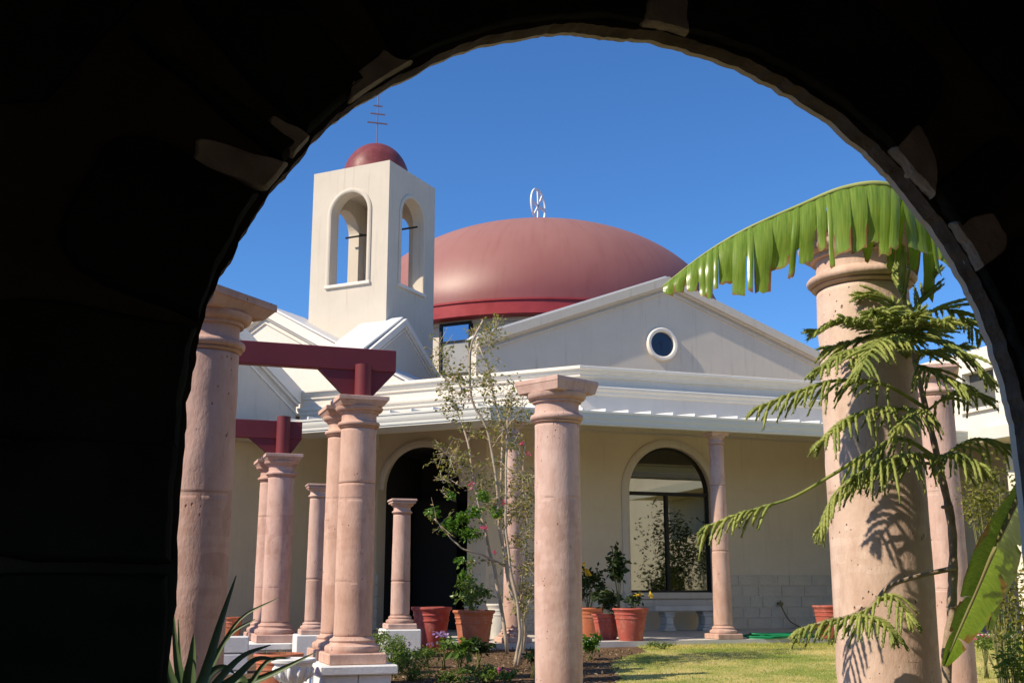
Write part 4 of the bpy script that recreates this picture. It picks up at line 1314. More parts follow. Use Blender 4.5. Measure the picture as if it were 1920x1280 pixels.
def bush(name, c, r, n, leaf, m, label, cat='plant', group=None, clumps=7, stems=5, aspect=.55, flower=None, zbase=None):
    """small leafy plant: stems + uneven leaf clumps"""
    c = np.array(c, float); r = np.array(r, float)
    zb = zbase if zbase is not None else c[2]-r[2]
    t = thing(name, V(c[0], c[1], zb), label, cat, group)
    rng = np.random.default_rng(abs(hash(label)) % 1000 if False else sum(map(ord, label)))
    mb = MB(); ms = MB(); tips = []
    for k in range(clumps):
        d = rng.normal(0, 1, 3); d /= np.linalg.norm(d); q = c + d*r*(.25+.6*rng.random())
        q[2] = max(q[2], zb+.03)
        tips.append(q)
        leaf_cloud(mb, blob_points(q, r*(.32+.25*rng.random()), n//clumps, rng, .2), leaf, rng, aspect)
        ms.tube(spline([V(c[0]+rng.normal(0, .02), c[1], zb), V(*(c[:2]*.6+q[:2]*.4), (zb*.5+q[2]*.5)), q], 5), [.007, .006, .005, .004, .002], 5)
    ms.build('stem', 'banana_stalk', t, True)
    mb.build('foliage', m, t)
    if flower:
        mf, cnt, fs_ = flower
        for k in range(cnt):
            q = c + V(rng.normal(0, .5), rng.normal(0, .5), .5+.4*rng.random())*r
            mf_ = MB(); leaf_cloud(mf_, np.repeat([q], 7, 0)+rng.normal(0, fs_*.15, (7, 3)), fs_, rng, .8)
            mf_.build('flower', mf, t)
    return t

for (bx_, by_, rr_b, lab) in ((8.9, 15.6, (1.0, 1.0, 1.45), 'tall leafy bush mirrored in the arched window'), (9.9, 14.2, (.8, .8, .8), 'lower bush mirrored in the right window pane')):
    bush('court_bush', V(bx_, by_, ground_z(bx_, by_)+rr_b[2]), rr_b, 2600, .09, 'dark_leaf', lab, 'bush', None, 18)

# ================================================================== POTS
def pot(name, px, y_, zbase, ztop_px, wpx, m, label, group='terracotta pots', ribs=True):
    q = at(px, 1100, y_); ztop = zpx(px, ztop_px, y_); r = wpx/2154*y_/2; h = ztop-zbase
    t = thing(name, V(q[0], q[1], zbase), label, 'flower pot', group)
    pr = [(r*.62, 0), (r*.66, .02), (r*.80, h*.55), (r*.83, h*.66), (r*.86, h*.665), (r*.87, h*.70), (r*.84, h*.71), (r*.87, h*.80), (r*.90, h*.805), (r*.90, h*.83), (r*.88, h*.84), (r*.91, h*.90), (r*.97, h*.93), (r*1.0, h*.95), (r*1.0, h*.985), (r*.98, h), (r*.90, h), (r*.88, h*.9), (r*.80, h*.80)]
    mb = MB(); mb.lathe(V(q[0], q[1], zbase), pr, 40); o_ = mb.build('pot_body', m, t, True, angle=40)
    mb = MB(); mb.lathe(V(q[0], q[1], zbase+h*.84), [(r*.86, 0), (r*.5, .02), (.0001, .03)], 24); mb.build('soil', 'soil_pot', t, True)
    return V(q[0], q[1], ztop), r
def gz(px, y_):
    q = at(px, 1100, y_); return ground_z(q[0], q[1])
pot('flower_pot', 810, 16.0, gz(810, 16.0), 1137, 76, 'pot_rose', 'rose-red plastic pot, empty, before the entrance door')
c2, r2_ = pot('flower_pot', 889, 15.7, gz(889, 15.7), 1143, 80, 'pot_terracotta', 'terracotta pot holding the leafy green shrub beside the crape myrtle')
c3, r3_ = pot('flower_pot', 1181, 16.95, FLOOR, 1139, 68, 'pot_red', 'red pot on the porch edge left of the stone bench')
c4, r4_ = pot('flower_pot', 1103, 18.2, FLOOR, 1138, 60, 'pot_terracotta', 'terracotta pot with yellow flowers just right of the centre column')
c5, r5_ = pot('flower_pot', 1136, 17.3, FLOOR, 1150, 56, 'pot_red', 'dark red pot in the shade between two flower pots')
pot('flower_pot', 1551, 17.9, FLOOR, 1134, 60, 'pot_red', 'red pot at the right end of the porch beside the green hose')
pot('flower_pot', 938, 17.6, FLOOR, 1131, 52, 'pot_pale', 'pale cream pot behind the crape myrtle stems')
pot('flower_pot', 437, 16.8, gz(437, 16.8), 1156, 44, 'pot_terracotta', 'small terracotta pot in the shade left of the farther pergola pair')
c8, r8_ = pot('flower_pot', 528, 10.9, gz(528, 10.9), 1224, 92, 'pot_terracotta', 'large terracotta pot with grass tufts before the pergola pedestals')
bush('potted_shrub', c2+V(0, 0, .24), (.26, .26, .26), 520, .062, 'pot_leaf', 'bright green leafy shrub growing in the terracotta pot', 'shrub', None, 12, aspect=.65, zbase=c2[2]-.1)
bush('potted_shrub', c2+V(-.05, .05, .60), (.10, .10, .22), 70, .05, 'pot_leaf', 'thin taller sprig above the leafy potted shrub', 'shrub', None, 5, aspect=.65, zbase=c2[2]-.1)
bush('potted_plant', c3+V(.05, 0, .10), (.2, .15, .12), 90, .07, 'dark_leaf', 'low leafy plant in the red pot left of the bench', 'plant', None, 5, flower=('yellow_petal', 3, .05), zbase=c3[2]-.1)
bush('potted_plant', c3+V(-.15, .12, .62), (.15, .15, .36), 260, .10, 'dark_leaf', 'tall dark leafy plant rising beside the arched window', 'plant', None, 7, zbase=c3[2]-.1)
bush('potted_plant', c4+V(0, 0, .36), (.26, .26, .34), 420, .085, 'dark_leaf', 'dark bushy plant with yellow flowers behind the centre column', 'plant', None, 9, flower=('yellow_petal', 3, .10), zbase=c4[2]-.1)
bush('potted_plant', c5+V(.05, 0, .20), (.26, .2, .24), 260, .085, 'dark_leaf', 'shaded dark plant in the pot between the flower pots', 'plant', None, 7, zbase=c5[2]-.1)
# grass in the near pot
t = thing('pot_grass', c8-V(0, 0, .06), 'sparse grass tufts growing in the large terracotta pot', 'grass')
mb = MB(); rng = np.random.default_rng(5)
for k in range(70):
    a = rng.uniform(0, 6.28); rr2 = r8_*.8*math.sqrt(rng.random()); b0 = c8+V(math.cos(a)*rr2, math.sin(a)*rr2, -.09)
    h_ = rng.uniform(.04, .13)*(1.6 if rng.random() < .12 else 1); lean = V(rng.normal(0, .3), rng.normal(0, .3), 1)*h_
    s_ = V(.004, .002, 0)
    mb.add([b0-s_, b0+s_, b0+lean*.6+V(rng.normal(0, .005), 0, 0), b0+lean], [(0, 1, 2), (0, 2, 3)])
mb.build('tuft', 'fern_leaf', t)
# white urn
q = flat(at(556, 1100, 10.5)); zr = zpx(556, 1233, 10.5)
t = thing('garden_urn', V(q[0], q[1], gz(556, 10.5)), 'white ornate garden urn in front of the terracotta grass pot', 'urn')
zb_ = gz(556, 10.5)
mb = MB(); pr = [(.13, 0), (.13, .04), (.10, .06), (.05, .12), (.045, .20), (.06, .24), (.10, .28), (.085, .31)]
H = zr-zb_
pr = [(a, b_*(H-.22)/.31) for a, b_ in pr] + [(.12, H-.19), (.155, H-.13), (.165, H-.07), (.175, H-.045), (.20, H-.035), (.205, H-.012), (.195, H), (.165, H-.005), (.15, H-.06), (.0001, H-.08)]
mb.lathe(V(q[0], q[1], zb_), pr, 40); mb.build('urn_body', 'white_stone', t, True, angle=45)
for k in range(12):
    a = 2*math.pi*k/12; d = V(math.cos(a), math.sin(a), 0)
    mb = MB(); mb.tube([V(*q[:2], zb_+H-.20)+d*.115, V(*q[:2], zb_+H-.15)+d*.155, V(*q[:2], zb_+H-.09)+d*.172, V(*q[:2], zb_+H-.07)+d*.165], [.010, .022, .020, .006], 8)
    mb.build('gadroon', 'white_stone', t, True)

# stone bench under the window
bq = flat(hit(1282, 1140, flat(WR + nR*.45), nR)); 
t = thing('stone_bench', V(bq[0], bq[1], FLOOR), 'grey stone bench under the arched window', 'bench')
zs_ = hit(1282, 1134, flat(WR + nR*.45), nR)[2]
mb = MB(); mb.bbox(flat(bq, zs_-.05), uR*.66, nR*.19, UZ*.05, .015); mb.build('seat', 'concrete', t)
for s_ in (-.34, .42):
    mb = MB(); zc_ = FLOOR; hh = zs_-.10-FLOOR
    for (k0, k1, w_) in ((0, .16, .115), (.16, .32, .085), (.32, .72, .07), (.72, .88, .09), (.88, 1, .115)):
        mb.bbox(flat(bq+uR*s_, zc_+hh*(k0+k1)/2), uR*w_, nR*.13, UZ*(hh*(k1-k0)/2+.0005*0), .012)
    mb.build('leg', 'concrete', t)

# garden hose and tap
hq = flat(at(1462, 1100, 17.78), FLOOR)
t = thing('garden_hose', hq, 'coiled green garden hose on the porch edge', 'hose')
mb = MB(); pts = []
for i in range(170):
    a = i*.22; k = .36+.10*math.sin(i*.083)+.03*math.sin(i*.7)
    pts.append(hq + uR*k*1.35*math.cos(a) + nR*(k*.55*math.sin(a)-.02) + UZ*(.014+.0006*i*.5+.012*math.sin(i*.37)))
pts = pts
mb.tube(pts, .014, 7); mb.build('hose_coil', 'hose_green', t, True)
wp1 = hit(1462, 1131, flat(WR + nR*.05), nR)
mb = MB(); mb.tube(spline([wp1 - nR*.05, wp1 + nR*.05 + UZ*.0, wp1 + nR*.09 - UZ*.1, wp1 + uR*.12 + nR*.14 - UZ*.32, wp1 + uR*.28 + nR*.3 - UZ*.46, flat(hq + uR*.2 - nR*.1, FLOOR+.04)], 24), .013, 7)
mb.build('hose_lead', 'brass', t, True)
mb = MB(); mb.bbox(wp1 + nR*.01, uR*.045, nR*.05, UZ*.03, .01); mb.tube([wp1 + nR*.03 + UZ*.02, wp1 + nR*.03 + UZ*.06], .012); mb.build('tap', 'brass', t)

# ================================================================== CRAPE MYRTLE
YM = 13.6
def mp_(px, py, dy=0): return at(px, py, YM+dy)
myr = thing('crape_myrtle', mp_(968, 1248), 'thin multi-stemmed crape myrtle with sparse leaves left of the centre column', 'tree')
stems = [
 ([(952, 1225, .1), (934, 1105, .05), (921, 1043, 0), (906, 981, 0), (893, 925, 0), (880, 846, .05), (868, 800, .1), (845, 790, .15)], .020),
 ([(972, 1246, 0), (979, 1164, 0), (959, 1115, 0), (949, 1056, 0), (939, 1004, -.05), (932, 918, -.1), (922, 840, -.15), (908, 793, -.2), (884, 745, -.25), (881, 660, -.3), (905, 600, -.3)], .022),
 ([(976, 1246, .1), (983, 1170, .1), (966, 1110, .1), (952, 1040, .15), (943, 964, .2), (939, 885, .2), (943, 820, .25), (930, 760, .3), (915, 690, .3), (899, 650, .3)], .020),
 ([(966, 1250, -.1), (975, 1180, -.15), (968, 1120, -.2), (955, 1050, -.25), (948, 960, -.3), (950, 860, -.3), (952, 790, -.3), (960, 740, -.3)], .018),
 ([(970, 1250, .1), (976, 1180, .1), (972, 1120, .1), (985, 1060, .1), (988, 980, .15), (980, 900, .2), (985, 830, .2)], .015),
 ([(955, 1110, .05), (968, 1135, 0), (985, 1105, 0), (1003, 1095, 0)], .010),
 ([(978, 1165, 0), (992, 1125, 0), (1004, 1108, 0)], .008),
 ([(950, 1062, 0), (905, 1040, -.1), (868, 1028, -.2), (838, 1000, -.25), (815, 972, -.3)], .012),
 ([(893, 925, 0), (872, 880, -.1), (845, 860, -.1), (828, 842, -.1)], .007),
 ([(880, 753, -.25), (850, 700, -.2), (822, 640, -.2)], .006),
 ([(899, 650, .3), (918, 630, .3), (932, 612, .3)], .006),
 ([(922, 840, -.15), (950, 800, -.3), (975, 770, -.4), (985, 720, -.4)], .006),
 ([(939, 1004, 0), (965, 960, .2), (990, 920, .3)], .008),
 ([(943, 964, .2), (920, 930, .3), (895, 905, .3)], .006),
 ([(868, 800, .1), (850, 750, .1), (838, 700, .1)], .005)]
STP = []
for pl, r0 in stems:
    P = spline([mp_(*q) for q in pl], 30)
    P = [p + V(.006*math.sin(i*1.3+r0*900), .006*math.cos(i*1.7), 0) for i, p in enumerate(P)]
    mb = MB(); mb.tube(P, list(np.linspace(r0*1.2, r0*.5, 30)), 7)
    mb.build('stem' if r0 > .014 else 'branch', 'myrtle_bark', myr, True)
    STP.append((P, r0))
rng = np.random.default_rng(3)
mbt = MB(); pts = []
def twig_cluster(c, spread, ntw, leaves, lst):
    for k in range(ntw):
        d = V(rng.normal(0, 1), rng.normal(0, 1), rng.normal(.25, .8)); d /= np.linalg.norm(d)
        L_ = spread*rng.uniform(.5, 1.2)
        e_ = c + d*L_ - UZ*.05*L_
        mbt.tube([c, c+d*L_*.5+V(*rng.normal(0, .01, 3)), e_], [.0035, .0028, .0015], 4, False)
        for _ in range(leaves):
            s_ = rng.uniform(.3, 1.05)
            lst.append(c + (e_-c)*s_ + rng.normal(0, .018, 3))
# sparse olive leaves along the upper branches
for P, r0 in STP:
    for i in range(8, 30, 2):
        z = P[i][2]
        dens = .35 if z < 2.2 else 1.0
        if rng.random() < dens:
            twig_cluster(P[i], .26, 3 if z > 2.2 else 3, 7, pts)
for (px, py, w_, n_) in ((940, 760, .34, 26), (905, 700, .26, 14), (975, 900, .22, 22), (985, 1000, .24, 26), (985, 1060, .20, 18), (870, 730, .24, 12), (850, 860, .18, 12), (835, 905, .16, 10), (925, 720, .3, 16), (960, 830, .25, 16), (970, 950, .22, 20), (905, 640, .2, 8)):
    for k in range(n_):
        c = mp_(px, py, rng.normal(-.1, .2)) + V(rng.normal(0, w_*.4), 0, rng.normal(0, w_*.4))
        twig_cluster(c, .15, 2, 4, pts)
tag(mbt.build('twig', 'myrtle_bark', myr), kind='stuff')
mb = MB(); leaf_cloud(mb, np.array(pts), .046, rng, .55); tag(mb.build('crown', 'myrtle_leaf', myr), kind='stuff')
# lush green clusters on the low branch
pg = []
for (px, py, w_, n_) in ((812, 962, .10, 120), (845, 985, .13, 220), (880, 1000, .13, 230), (890, 960, .10, 110), (862, 1050, .07, 60), (868, 1075, .06, 40), (845, 930, .07, 40), (905, 930, .09, 70), (930, 960, .10, 70), (868, 970, .10, 100)):
    c = mp_(px, py, -.2)
    pg.append(blob_points(c, (w_, w_, w_*.8), n_, rng, .1))
mb = MB(); leaf_cloud(mb, np.concatenate(pg), .048, rng, .7); mb.build('leaf_cluster', 'green_leaf', myr)
for (px, py) in ((979, 830), (885, 908), (913, 987), (928, 1035), (990, 850), (903, 990), (944, 940)):
    c = mp_(px, py, -.35); mb = MB(); leaf_cloud(mb, blob_points(c, (.022, .022, .03), 12, rng, .1), .03, rng, .8); mb.build('flower', 'pink_petal', myr)

# ================================================================== GARDEN BED
def bed(px, py, y_):                           # bush centred where it shows
    return at(px, py, y_)
BB = [(738, 1222, 13.2, (.20, .2, .20), 700, .030, 'fern_leaf', 'feathery green bush right of the near pedestal', None),
      (775, 1248, 12.6, (.22, .2, .20), 700, .030, 'fern_leaf', 'feathery green bush at the bottom edge of the bed', None),
      (712, 1195, 14.2, (.14, .12, .10), 220, .030, 'fern_leaf', 'small green tuft at the pergola column foot', None),
      (800, 1218, 13.8, (.16, .12, .09), 260, .032, 'fern_leaf', 'low green tuft below the rose-red pot', ('violet_petal', 4, .03)),
      (832, 1205, 13.6, (.09, .08, .12), 120, .035, 'green_leaf', 'violet-flowered plant in front of the rose-red pot', ('violet_petal', 9, .035)),
      (862, 1213, 13.2, (.13, .1, .09), 40, .12, 'pot_leaf', 'broad-leaved light green plant below the terracotta pot', None),
      (898, 1210, 13.6, (.14, .1, .08), 220, .05, 'dark_leaf', 'dark leafy tuft below the terracotta pot', None),
      (1108, 1205, 14.6, (.12, .1, .12), 200, .05, 'green_leaf', 'bright green plant at the foot of the centre column', None),
      (1002, 1228, 12.9, (.12, .1, .08), 160, .045, 'dark_leaf', 'dark tuft behind the centre column foot', None),
      (905, 1262, 12.4, (.20, .12, .08), 260, .04, 'fern_leaf', 'low ground plant left of the crape myrtle foot', None),
      (845, 1268, 12.2, (.20, .12, .08), 260, .035, 'fern_leaf', 'low ground plant at the lower edge of the bed', None),
      (945, 1265, 12.3, (.14, .1, .06), 160, .035, 'fern_leaf', 'tiny ground plant beside the crape myrtle foot', ('pink_petal', 3, .03)),
      (1245, 1205, 16.0, (.20, .06, .03), 120, .03, 'fern_leaf', 'strip of long grass at the lawn edge under the red pot', None)]
for px, py, y_, r, n_, lf, mname, lab, fl in BB:
    c = bed(px, py, y_); g_ = ground_z(c[0], c[1])
    rz_ = max(r[2], .05); c[2] = max(c[2], g_+rz_*.6)
    bush('garden_plant', c, (r[0]*1.25, r[1]*1.25, rz_*1.2), int(n_*2.2), lf, mname, lab, 'plant', 'plants in the flower bed', 9, flower=fl, zbase=g_)
# leaf litter
rng = np.random.default_rng(21)
n_ = 5200
X = rng.uniform(-2.6, 1.6, n_); Y = rng.uniform(11.0, 16.0, n_)
k_ = np.array([x < lawn_edge(y)+.05 for x, y in zip(X, Y)])
P = np.array([(x, y, ground_z(x, y)+.008) for x, y in zip(X[k_], Y[k_])])
mb = MB(); leaf_cloud(mb, P, .045, rng, .5, up=3); o = mb.build('leaf_litter', 'litter', None)
tag(o, 'dry leaves and twigs scattered over the soil bed', kind='stuff')
# grass
n_ = 110000
X = rng.uniform(.8, 8.8, n_); Y = rng.uniform(11.2, 18.8, n_)
E0 = np.array([lawn_edge(y) for y in Y])
fr = (X-PC[0])*nR[0]+(Y-PC[1])*nR[1]
k_ = (X > E0+rng.normal(0, .04, n_)) & (fr > .20) & (X < Y*.475)
X, Y = X[k_], Y[k_]; n_ = len(X)
dry = np.array([mnoise.noise(Vector((x*.9, y*1.6, 5))) for x, y in zip(X, Y)])
Z = np.array([ground_z(x, y) for x, y in zip(X, Y)])
h_ = rng.uniform(.012, .034, n_)*(1+.5*(fr[k_] < .7)); w_ = rng.uniform(.003, .006, n_)
an = rng.uniform(0, math.pi, n_); lx, ly = rng.normal(0, .55, n_)*h_, rng.normal(0, .55, n_)*h_
a = np.stack([X-np.cos(an)*w_, Y-np.sin(an)*w_, Z], 1); b_ = np.stack([X+np.cos(an)*w_, Y+np.sin(an)*w_, Z], 1); c_ = np.stack([X+lx, Y+ly, Z+h_], 1)
for nm, m_, sel in (('grass', 'grass_blades', dry > -9),):
    VV = np.stack([a[sel], b_[sel], c_[sel]], 1).reshape(-1, 3); nn_ = len(VV)//3
    me = bpy.data.meshes.new('grass'); me.vertices.add(len(VV)); me.vertices.foreach_set('co', VV.ravel())
    me.loops.add(len(VV)); me.loops.foreach_set('vertex_index', np.arange(len(VV), dtype=np.int32))
    me.polygons.add(nn_); me.polygons.foreach_set('loop_start', np.arange(0, len(VV), 3, dtype=np.int32))
    me.update(calc_edges=True); me.materials.append(MATS[m_])
    o = bpy.data.objects.new('grass', me); COL.objects.link(o)
    tag(o, 'short patchy yellow-green lawn grass before the porch', kind='stuff')

# ================================================================== SHRUBS ON THE RIGHT
bush('yellow_shrub', at(1852, 935, 8.6), (.20, .2, .36), 900, .035, 'hedge_leaf', 'sunlit yellow-green shrub behind the dark banana leaf', 'shrub', None, 14, zbase=ground_z(3.5, 8.6))
bush('yellow_shrub', at(1893, 1120, 6.6), (.12, .14, .42), 900, .028, 'hedge_leaf', 'upright speckled shrub at the right jamb of the arch', 'shrub', None, 16, zbase=ground_z(2.8, 6.6))
bush('yellow_shrub', at(1905, 1235, 6.0), (.12, .12, .22), 500, .028, 'fern_leaf', 'low leafy shrub in the bottom right corner', 'shrub', None, 10, zbase=ground_z(2.6, 6.0))
bush('flower_clump', at(1845, 1205, 12.8), (.26, .2, .09), 300, .04, 'fern_leaf', 'flower clump with pink blooms on the lawn at far right', 'plant', None, 8, flower=('pink_petal', 8, .05), zbase=ground_z(5.2, 12.8))
bush('flower_clump', at(1868, 1185, 12.0), (.30, .2, .20), 400, .04, 'fern_leaf', 'green bush behind the pink blooms at far right', 'plant', None, 8, zbase=ground_z(5.0, 12.0))

# ================================================================== NORFOLK PINE
YP = 5.15
def pp(px, py, dy=0): return at(px, py, YP+dy*.75)
pine = thing('young_pine', flat(pp(1776, 1300), ground_z(1.85, YP)), 'young star pine with drooping fringed branches before the pale column', 'tree')
sp_ = [pp(1776, 1300)*V(1, 1, 0)+V(0, 0, .02), pp(1776, 1300), pp(1784, 1150), pp(1786, 1000), pp(1764, 885), pp(1742, 790), pp(1718, 690), pp(1703, 610), pp(1694, 540)]
P = spline(sp_, 60)
rd_ = [.026*(1-.72*i/59)*(1+.10*math.sin(i*2.1)+.06*math.sin(i*5.3)) for i in range(60)]
mb = MB(); mb.tube(P, rd_, 10)
for q in (pp(1786, 1137), pp(1781, 1066, -.03), pp(1776, 950)):
    torus(mb, q, V(1, 0, 0), V(0, 1, 0), .020, .008, 14, 6)
mb.build('trunk', 'pine_bark', pine, True)
rng = np.random.default_rng(9)
def branchlet(mb, b0, d, L_, droop, r=.0076):
    n = 11; P = []
    for i in range(n):
        s_ = i/(n-1)
        P.append(b0 + d*L_*s_ - UZ*droop*L_*s_*s_)
    rr2 = [r*(.75 if i % 2 else 1.12)*(1 if i < n-2 else .6) for i in range(n)]
    mb.tube(P, rr2, 5)
    # needle tips
    for i in range(1, n):
        t_ = P[i]-P[i-1]; t_ /= np.linalg.norm(t_)
        for k in range(4):
            v = rng.normal(0, 1, 3); v -= t_*np.dot(v, t_); v /= np.linalg.norm(v)
            c = P[i]+v*r*.8; e_ = c+(v*.7+t_)*r*1.3; s2 = np.cross(t_, v)*.0016
            mb.add([c-s2, c+s2, e_], [(0, 1, 2)])
def pine_branch(pl, r0, start=.15, L0=.15, droop=.55, step=.019, fade=.45, name='branch', skip=None):
    C = [pp(*q) for q in pl]
    n = 40; P = spline(C, n)
    mb = MB(); mb.tube(P, list(np.linspace(r0, r0*.35, n)), 7)
    br = mb.build(name, 'pine_bark' if start > .3 else 'pine_needle', pine, True)
    mb = MB()
    ln = [0]
    for i in range(1, n): ln.append(ln[-1]+np.linalg.norm(P[i]-P[i-1]))
    tot = ln[-1]; s_ = start*tot; k = 0
    while s_ < tot:
        i = max(1, min(n-1, int(np.searchsorted(ln, s_)))); t_ = P[i]-P[i-1]; t_ /= np.linalg.norm(t_)
        side = np.cross(t_, UZ); side /= np.linalg.norm(side)+1e-9
        sg = 1 if k % 2 else -1
        f_ = s_/tot
        if not (skip and skip[0] < f_ < skip[1]):
            d = side*sg*rng.uniform(.55, .85) + t_*rng.uniform(.55, .8) + UZ*rng.uniform(-.05, .30)
            d /= np.linalg.norm(d)
            L_ = L0*rng.uniform(.75, 1.15)*(1-fade*max(0, f_-.55)/.45)
            branchlet(mb, P[i], d, L_, droop*rng.uniform(.7, 1.4))
        s_ += step*rng.uniform(.7, 1.3); k += 1
    for _ in range(4):
        d = t_+rng.normal(0, .3, 3); d /= np.linalg.norm(d); branchlet(mb, P[-1], d, L0*.45, droop*.5)
    mb.build('needles', 'pine_needle', br, True)
# top tuft
for pl, dr_ in (([(1703, 640), (1640, 606, -.10), (1585, 600, -.18), (1535, 620, -.22)], .25), ([(1706, 655), (1650, 650, -.2), (1590, 660, -.35), (1540, 690, -.42)], .4),
            ([(1706, 650), (1680, 630, -.3), (1640, 650, -.5), (1615, 690, -.6)], .5), ([(1700, 620), (1755, 580, .05), (1800, 590, .1), (1840, 630, .15)], .3),
            ([(1704, 640), (1760, 640, -.1), (1815, 670, -.15), (1845, 700, -.2)], .4), ([(1706, 660), (1740, 660, .25), (1800, 650, .4)], .4),
            ([(1696, 570), (1690, 535), (1686, 505)], -.1), ([(1698, 600), (1730, 555, .05), (1748, 520, .05)], .0), ([(1698, 600), (1665, 560, .1), (1620, 555, .15)], .25),
            ([(1704, 640), (1690, 600, -.3), (1720, 590, -.5)], .3), ([(1704, 640), (1650, 630, .1), (1560, 650, .1)], .35), ([(1704, 650), (1770, 610, .3), (1830, 600, .4)], .3)
            ,([(1712, 680), (1750, 700, -.2), (1800, 720, -.3)], .5), ([(1703, 640), (1730, 610, -.4), (1770, 600, -.6)], .3), ([(1703, 630), (1680, 590, -.3), (1640, 585, -.5)], .3)):
    pine_branch(pl, .008, .12, .16, dr_, .016)
# second tier
pine_branch([(1736, 765), (1660, 722, -.1), (1580, 712, -.15), (1500, 732, -.2), (1425, 762, -.22)], .010, .25, .14, .9, .022)
pine_branch([(1738, 775), (1660, 765, -.25), (1590, 785, -.4), (1545, 825, -.45)], .008, .2, .14, .8)
pine_branch([(1738, 770), (1790, 735, .1), (1840, 745, .2)], .007, .2, .14, .7)
pine_branch([(1738, 775), (1720, 770, -.3), (1690, 800, -.5)], .007, .2, .12, .8)
# third tier with the long bare branch
pine_branch([(1755, 858), (1690, 822, -.05), (1625, 850, -.1), (1560, 890, -.12), (1490, 930, -.12), (1430, 950, -.1), (1380, 965, -.1), (1330, 985, -.1)], .011, .10, .12, 1.0, .020, .3, skip=(.38, .72))
pine_branch([(1757, 865), (1710, 850, -.2), (1660, 865, -.35), (1610, 890, -.4)], .009, .1, .15, .9)
pine_branch([(1757, 868), (1680, 870, -.1), (1600, 895, -.2), (1560, 940, -.22), (1540, 985, -.22)], .008, .35, .12, .9)
pine_branch([(1757, 865), (1820, 825, .1), (1880, 832, .15), (1915, 850, .15)], .009, .2, .15, .9)
pine_branch([(1757, 865), (1790, 850, -.3), (1840, 870, -.45)], .008, .2, .13, .9)
# lowest branch from the stub
pine_branch([(1781, 1066), (1720, 1080, -.03), (1665, 1100, -.06), (1632, 1138, -.08), (1590, 1155, -.1), (1545, 1165, -.12), (1505, 1178, -.12)], .012, .52, .13, .9, .018)
pine_branch([(1640, 1130, -.08), (1670, 1115, -.2), (1700, 1150, -.3)], .006, .1, .13, .7)
pine_branch([(1600, 1152, -.1), (1640, 1160, -.25), (1670, 1185, -.35)], .006, .1, .12, .7)

# ================================================================== BANANA PLANT
YBn = 4.95
ban = thing('banana_plant', V(2.42, 4.85, ground_z(2.4, 4.85)), 'banana plant whose torn arching leaf crosses the column capital', 'plant')
mb = MB(); mb.tube(spline([V(2.42, 4.85, 0), V(2.40, 4.85, .8), V(2.36, 4.85, 1.7), V(2.30, 4.83, 2.3)], 16), list(np.linspace(.11, .05, 16)), 14)
mb.build('stalk', 'banana_stalk', ban, True)
def leaf_blade(name, rib, wid, outv, strips, rng, ragged, fold0, fold1, m='banana_leaf', lean=0., gapf=.10, tear=1.):
    """half blade hanging from a midrib: list of strips separated by tears"""
    n = len(rib); mb = MB(); mb.uv = []
    ln = [0]
    for i in range(1, n): ln.append(ln[-1]+np.linalg.norm(rib[i]-rib[i-1]))
    tot = ln[-1]
    def R(s_):
        x = s_*tot; i = max(1, min(n-1, int(np.searchsorted(ln, x)))); k = (x-ln[i-1])/(ln[i]-ln[i-1]+1e-9)
        return rib[i-1]*(1-k)+rib[i]*k, (rib[i]-rib[i-1])/np.linalg.norm(rib[i]-rib[i-1])
    wk = rng.uniform(.45, 1.75, strips); edges = np.concatenate([[0], np.cumsum(wk)/wk.sum()]); edges[-1] = 1
    NV = 10; NU = 4
    for a, b_ in zip(edges[:-1], edges[1:]):
        Lk = 1-ragged*rng.random()**2
        torn0 = tear*rng.uniform(.15, .70); big = 2.8 if rng.random() < .22 else 1.; tw = rng.normal(0, .25); ft = rng.uniform(-.12, .22); ln_ = lean+rng.normal(0, .05)
        gp = gapf*rng.uniform(.3, 1.6)*big*(b_-a)
        k0 = len(mb.v); edry = rng.uniform(.75, 1.12)
        for j in range(NV+1):
            v = j/NV
            for i in range(NU+1):
                u = i/NU
                sh = max(0, v-torn0)/(1-torn0)
                aa, bb = a+gp*sh, b_-gp*sh
                s_ = aa+(bb-aa)*u
                p, t_ = R(s_)
                W_ = wid(s_)*Lk
                ang = fold0+(fold1-fold0+ft)*min(1, v*1.3)
                # integrate approx: outwards then down
                m1 = math.cos((fold0+ang)/2); m2 = math.sin((fold0+ang)/2)
                q = p + outv*W_*v*m1 - UZ*W_*v*m2 + t_*W_*v*ln_
                q = q + outv*(u-.5)*tw*sh*(b_-a)*tot*.8 + outv*.006*math.sin(u*math.pi)*(1-v*.3)
                if j == NV: q = q + UZ*W_*.05*rng.random()*(1 if ragged > .05 else 0)
                mb.v.append(tuple(q)); mb.uv.append((s_*1.0, max(v, (.62+.42*abs(2*u-1)**4)*min(1, sh*2.5)*edry)))
        for j in range(NV):
            for i in range(NU):
                c0 = k0+j*(NU+1)+i
                mb.f.append((c0, c0+1, c0+NU+2, c0+NU+1))
    return mb
rng = np.random.default_rng(17)
def lp(px, py, dy=0): return at(px, py, YBn+dy)
ribc = spline([lp(1905, 640, .1), lp(1830, 540, .1), lp(1772, 440, .08), lp(1715, 375, .05), lp(1655, 346), lp(1580, 354), lp(1500, 386), (lp(1400, 430)), lp(1320, 477), lp(1243, 536)], 60)
part = ribc[14:]
mb = MB(); mb.tube([V(2.30, 4.83, 2.25)]+ribc, list(np.linspace(.028, .003, 61)), 8); rb = mb.build('leaf_midrib', 'banana_rib', ban, True)
def wid1(s_): return .43*min(1, (1-s_)*2.6+.04)**.75*(0.85+.15*min(1, s_*5))
mb = leaf_blade('leaf', part, wid1, V(-.10, -1, 0)/1.005, 24, rng, .34, .80, 1.55, lean=.10, gapf=.075)
lf1 = mb.build('leaf', 'banana_leaf', ban, True)
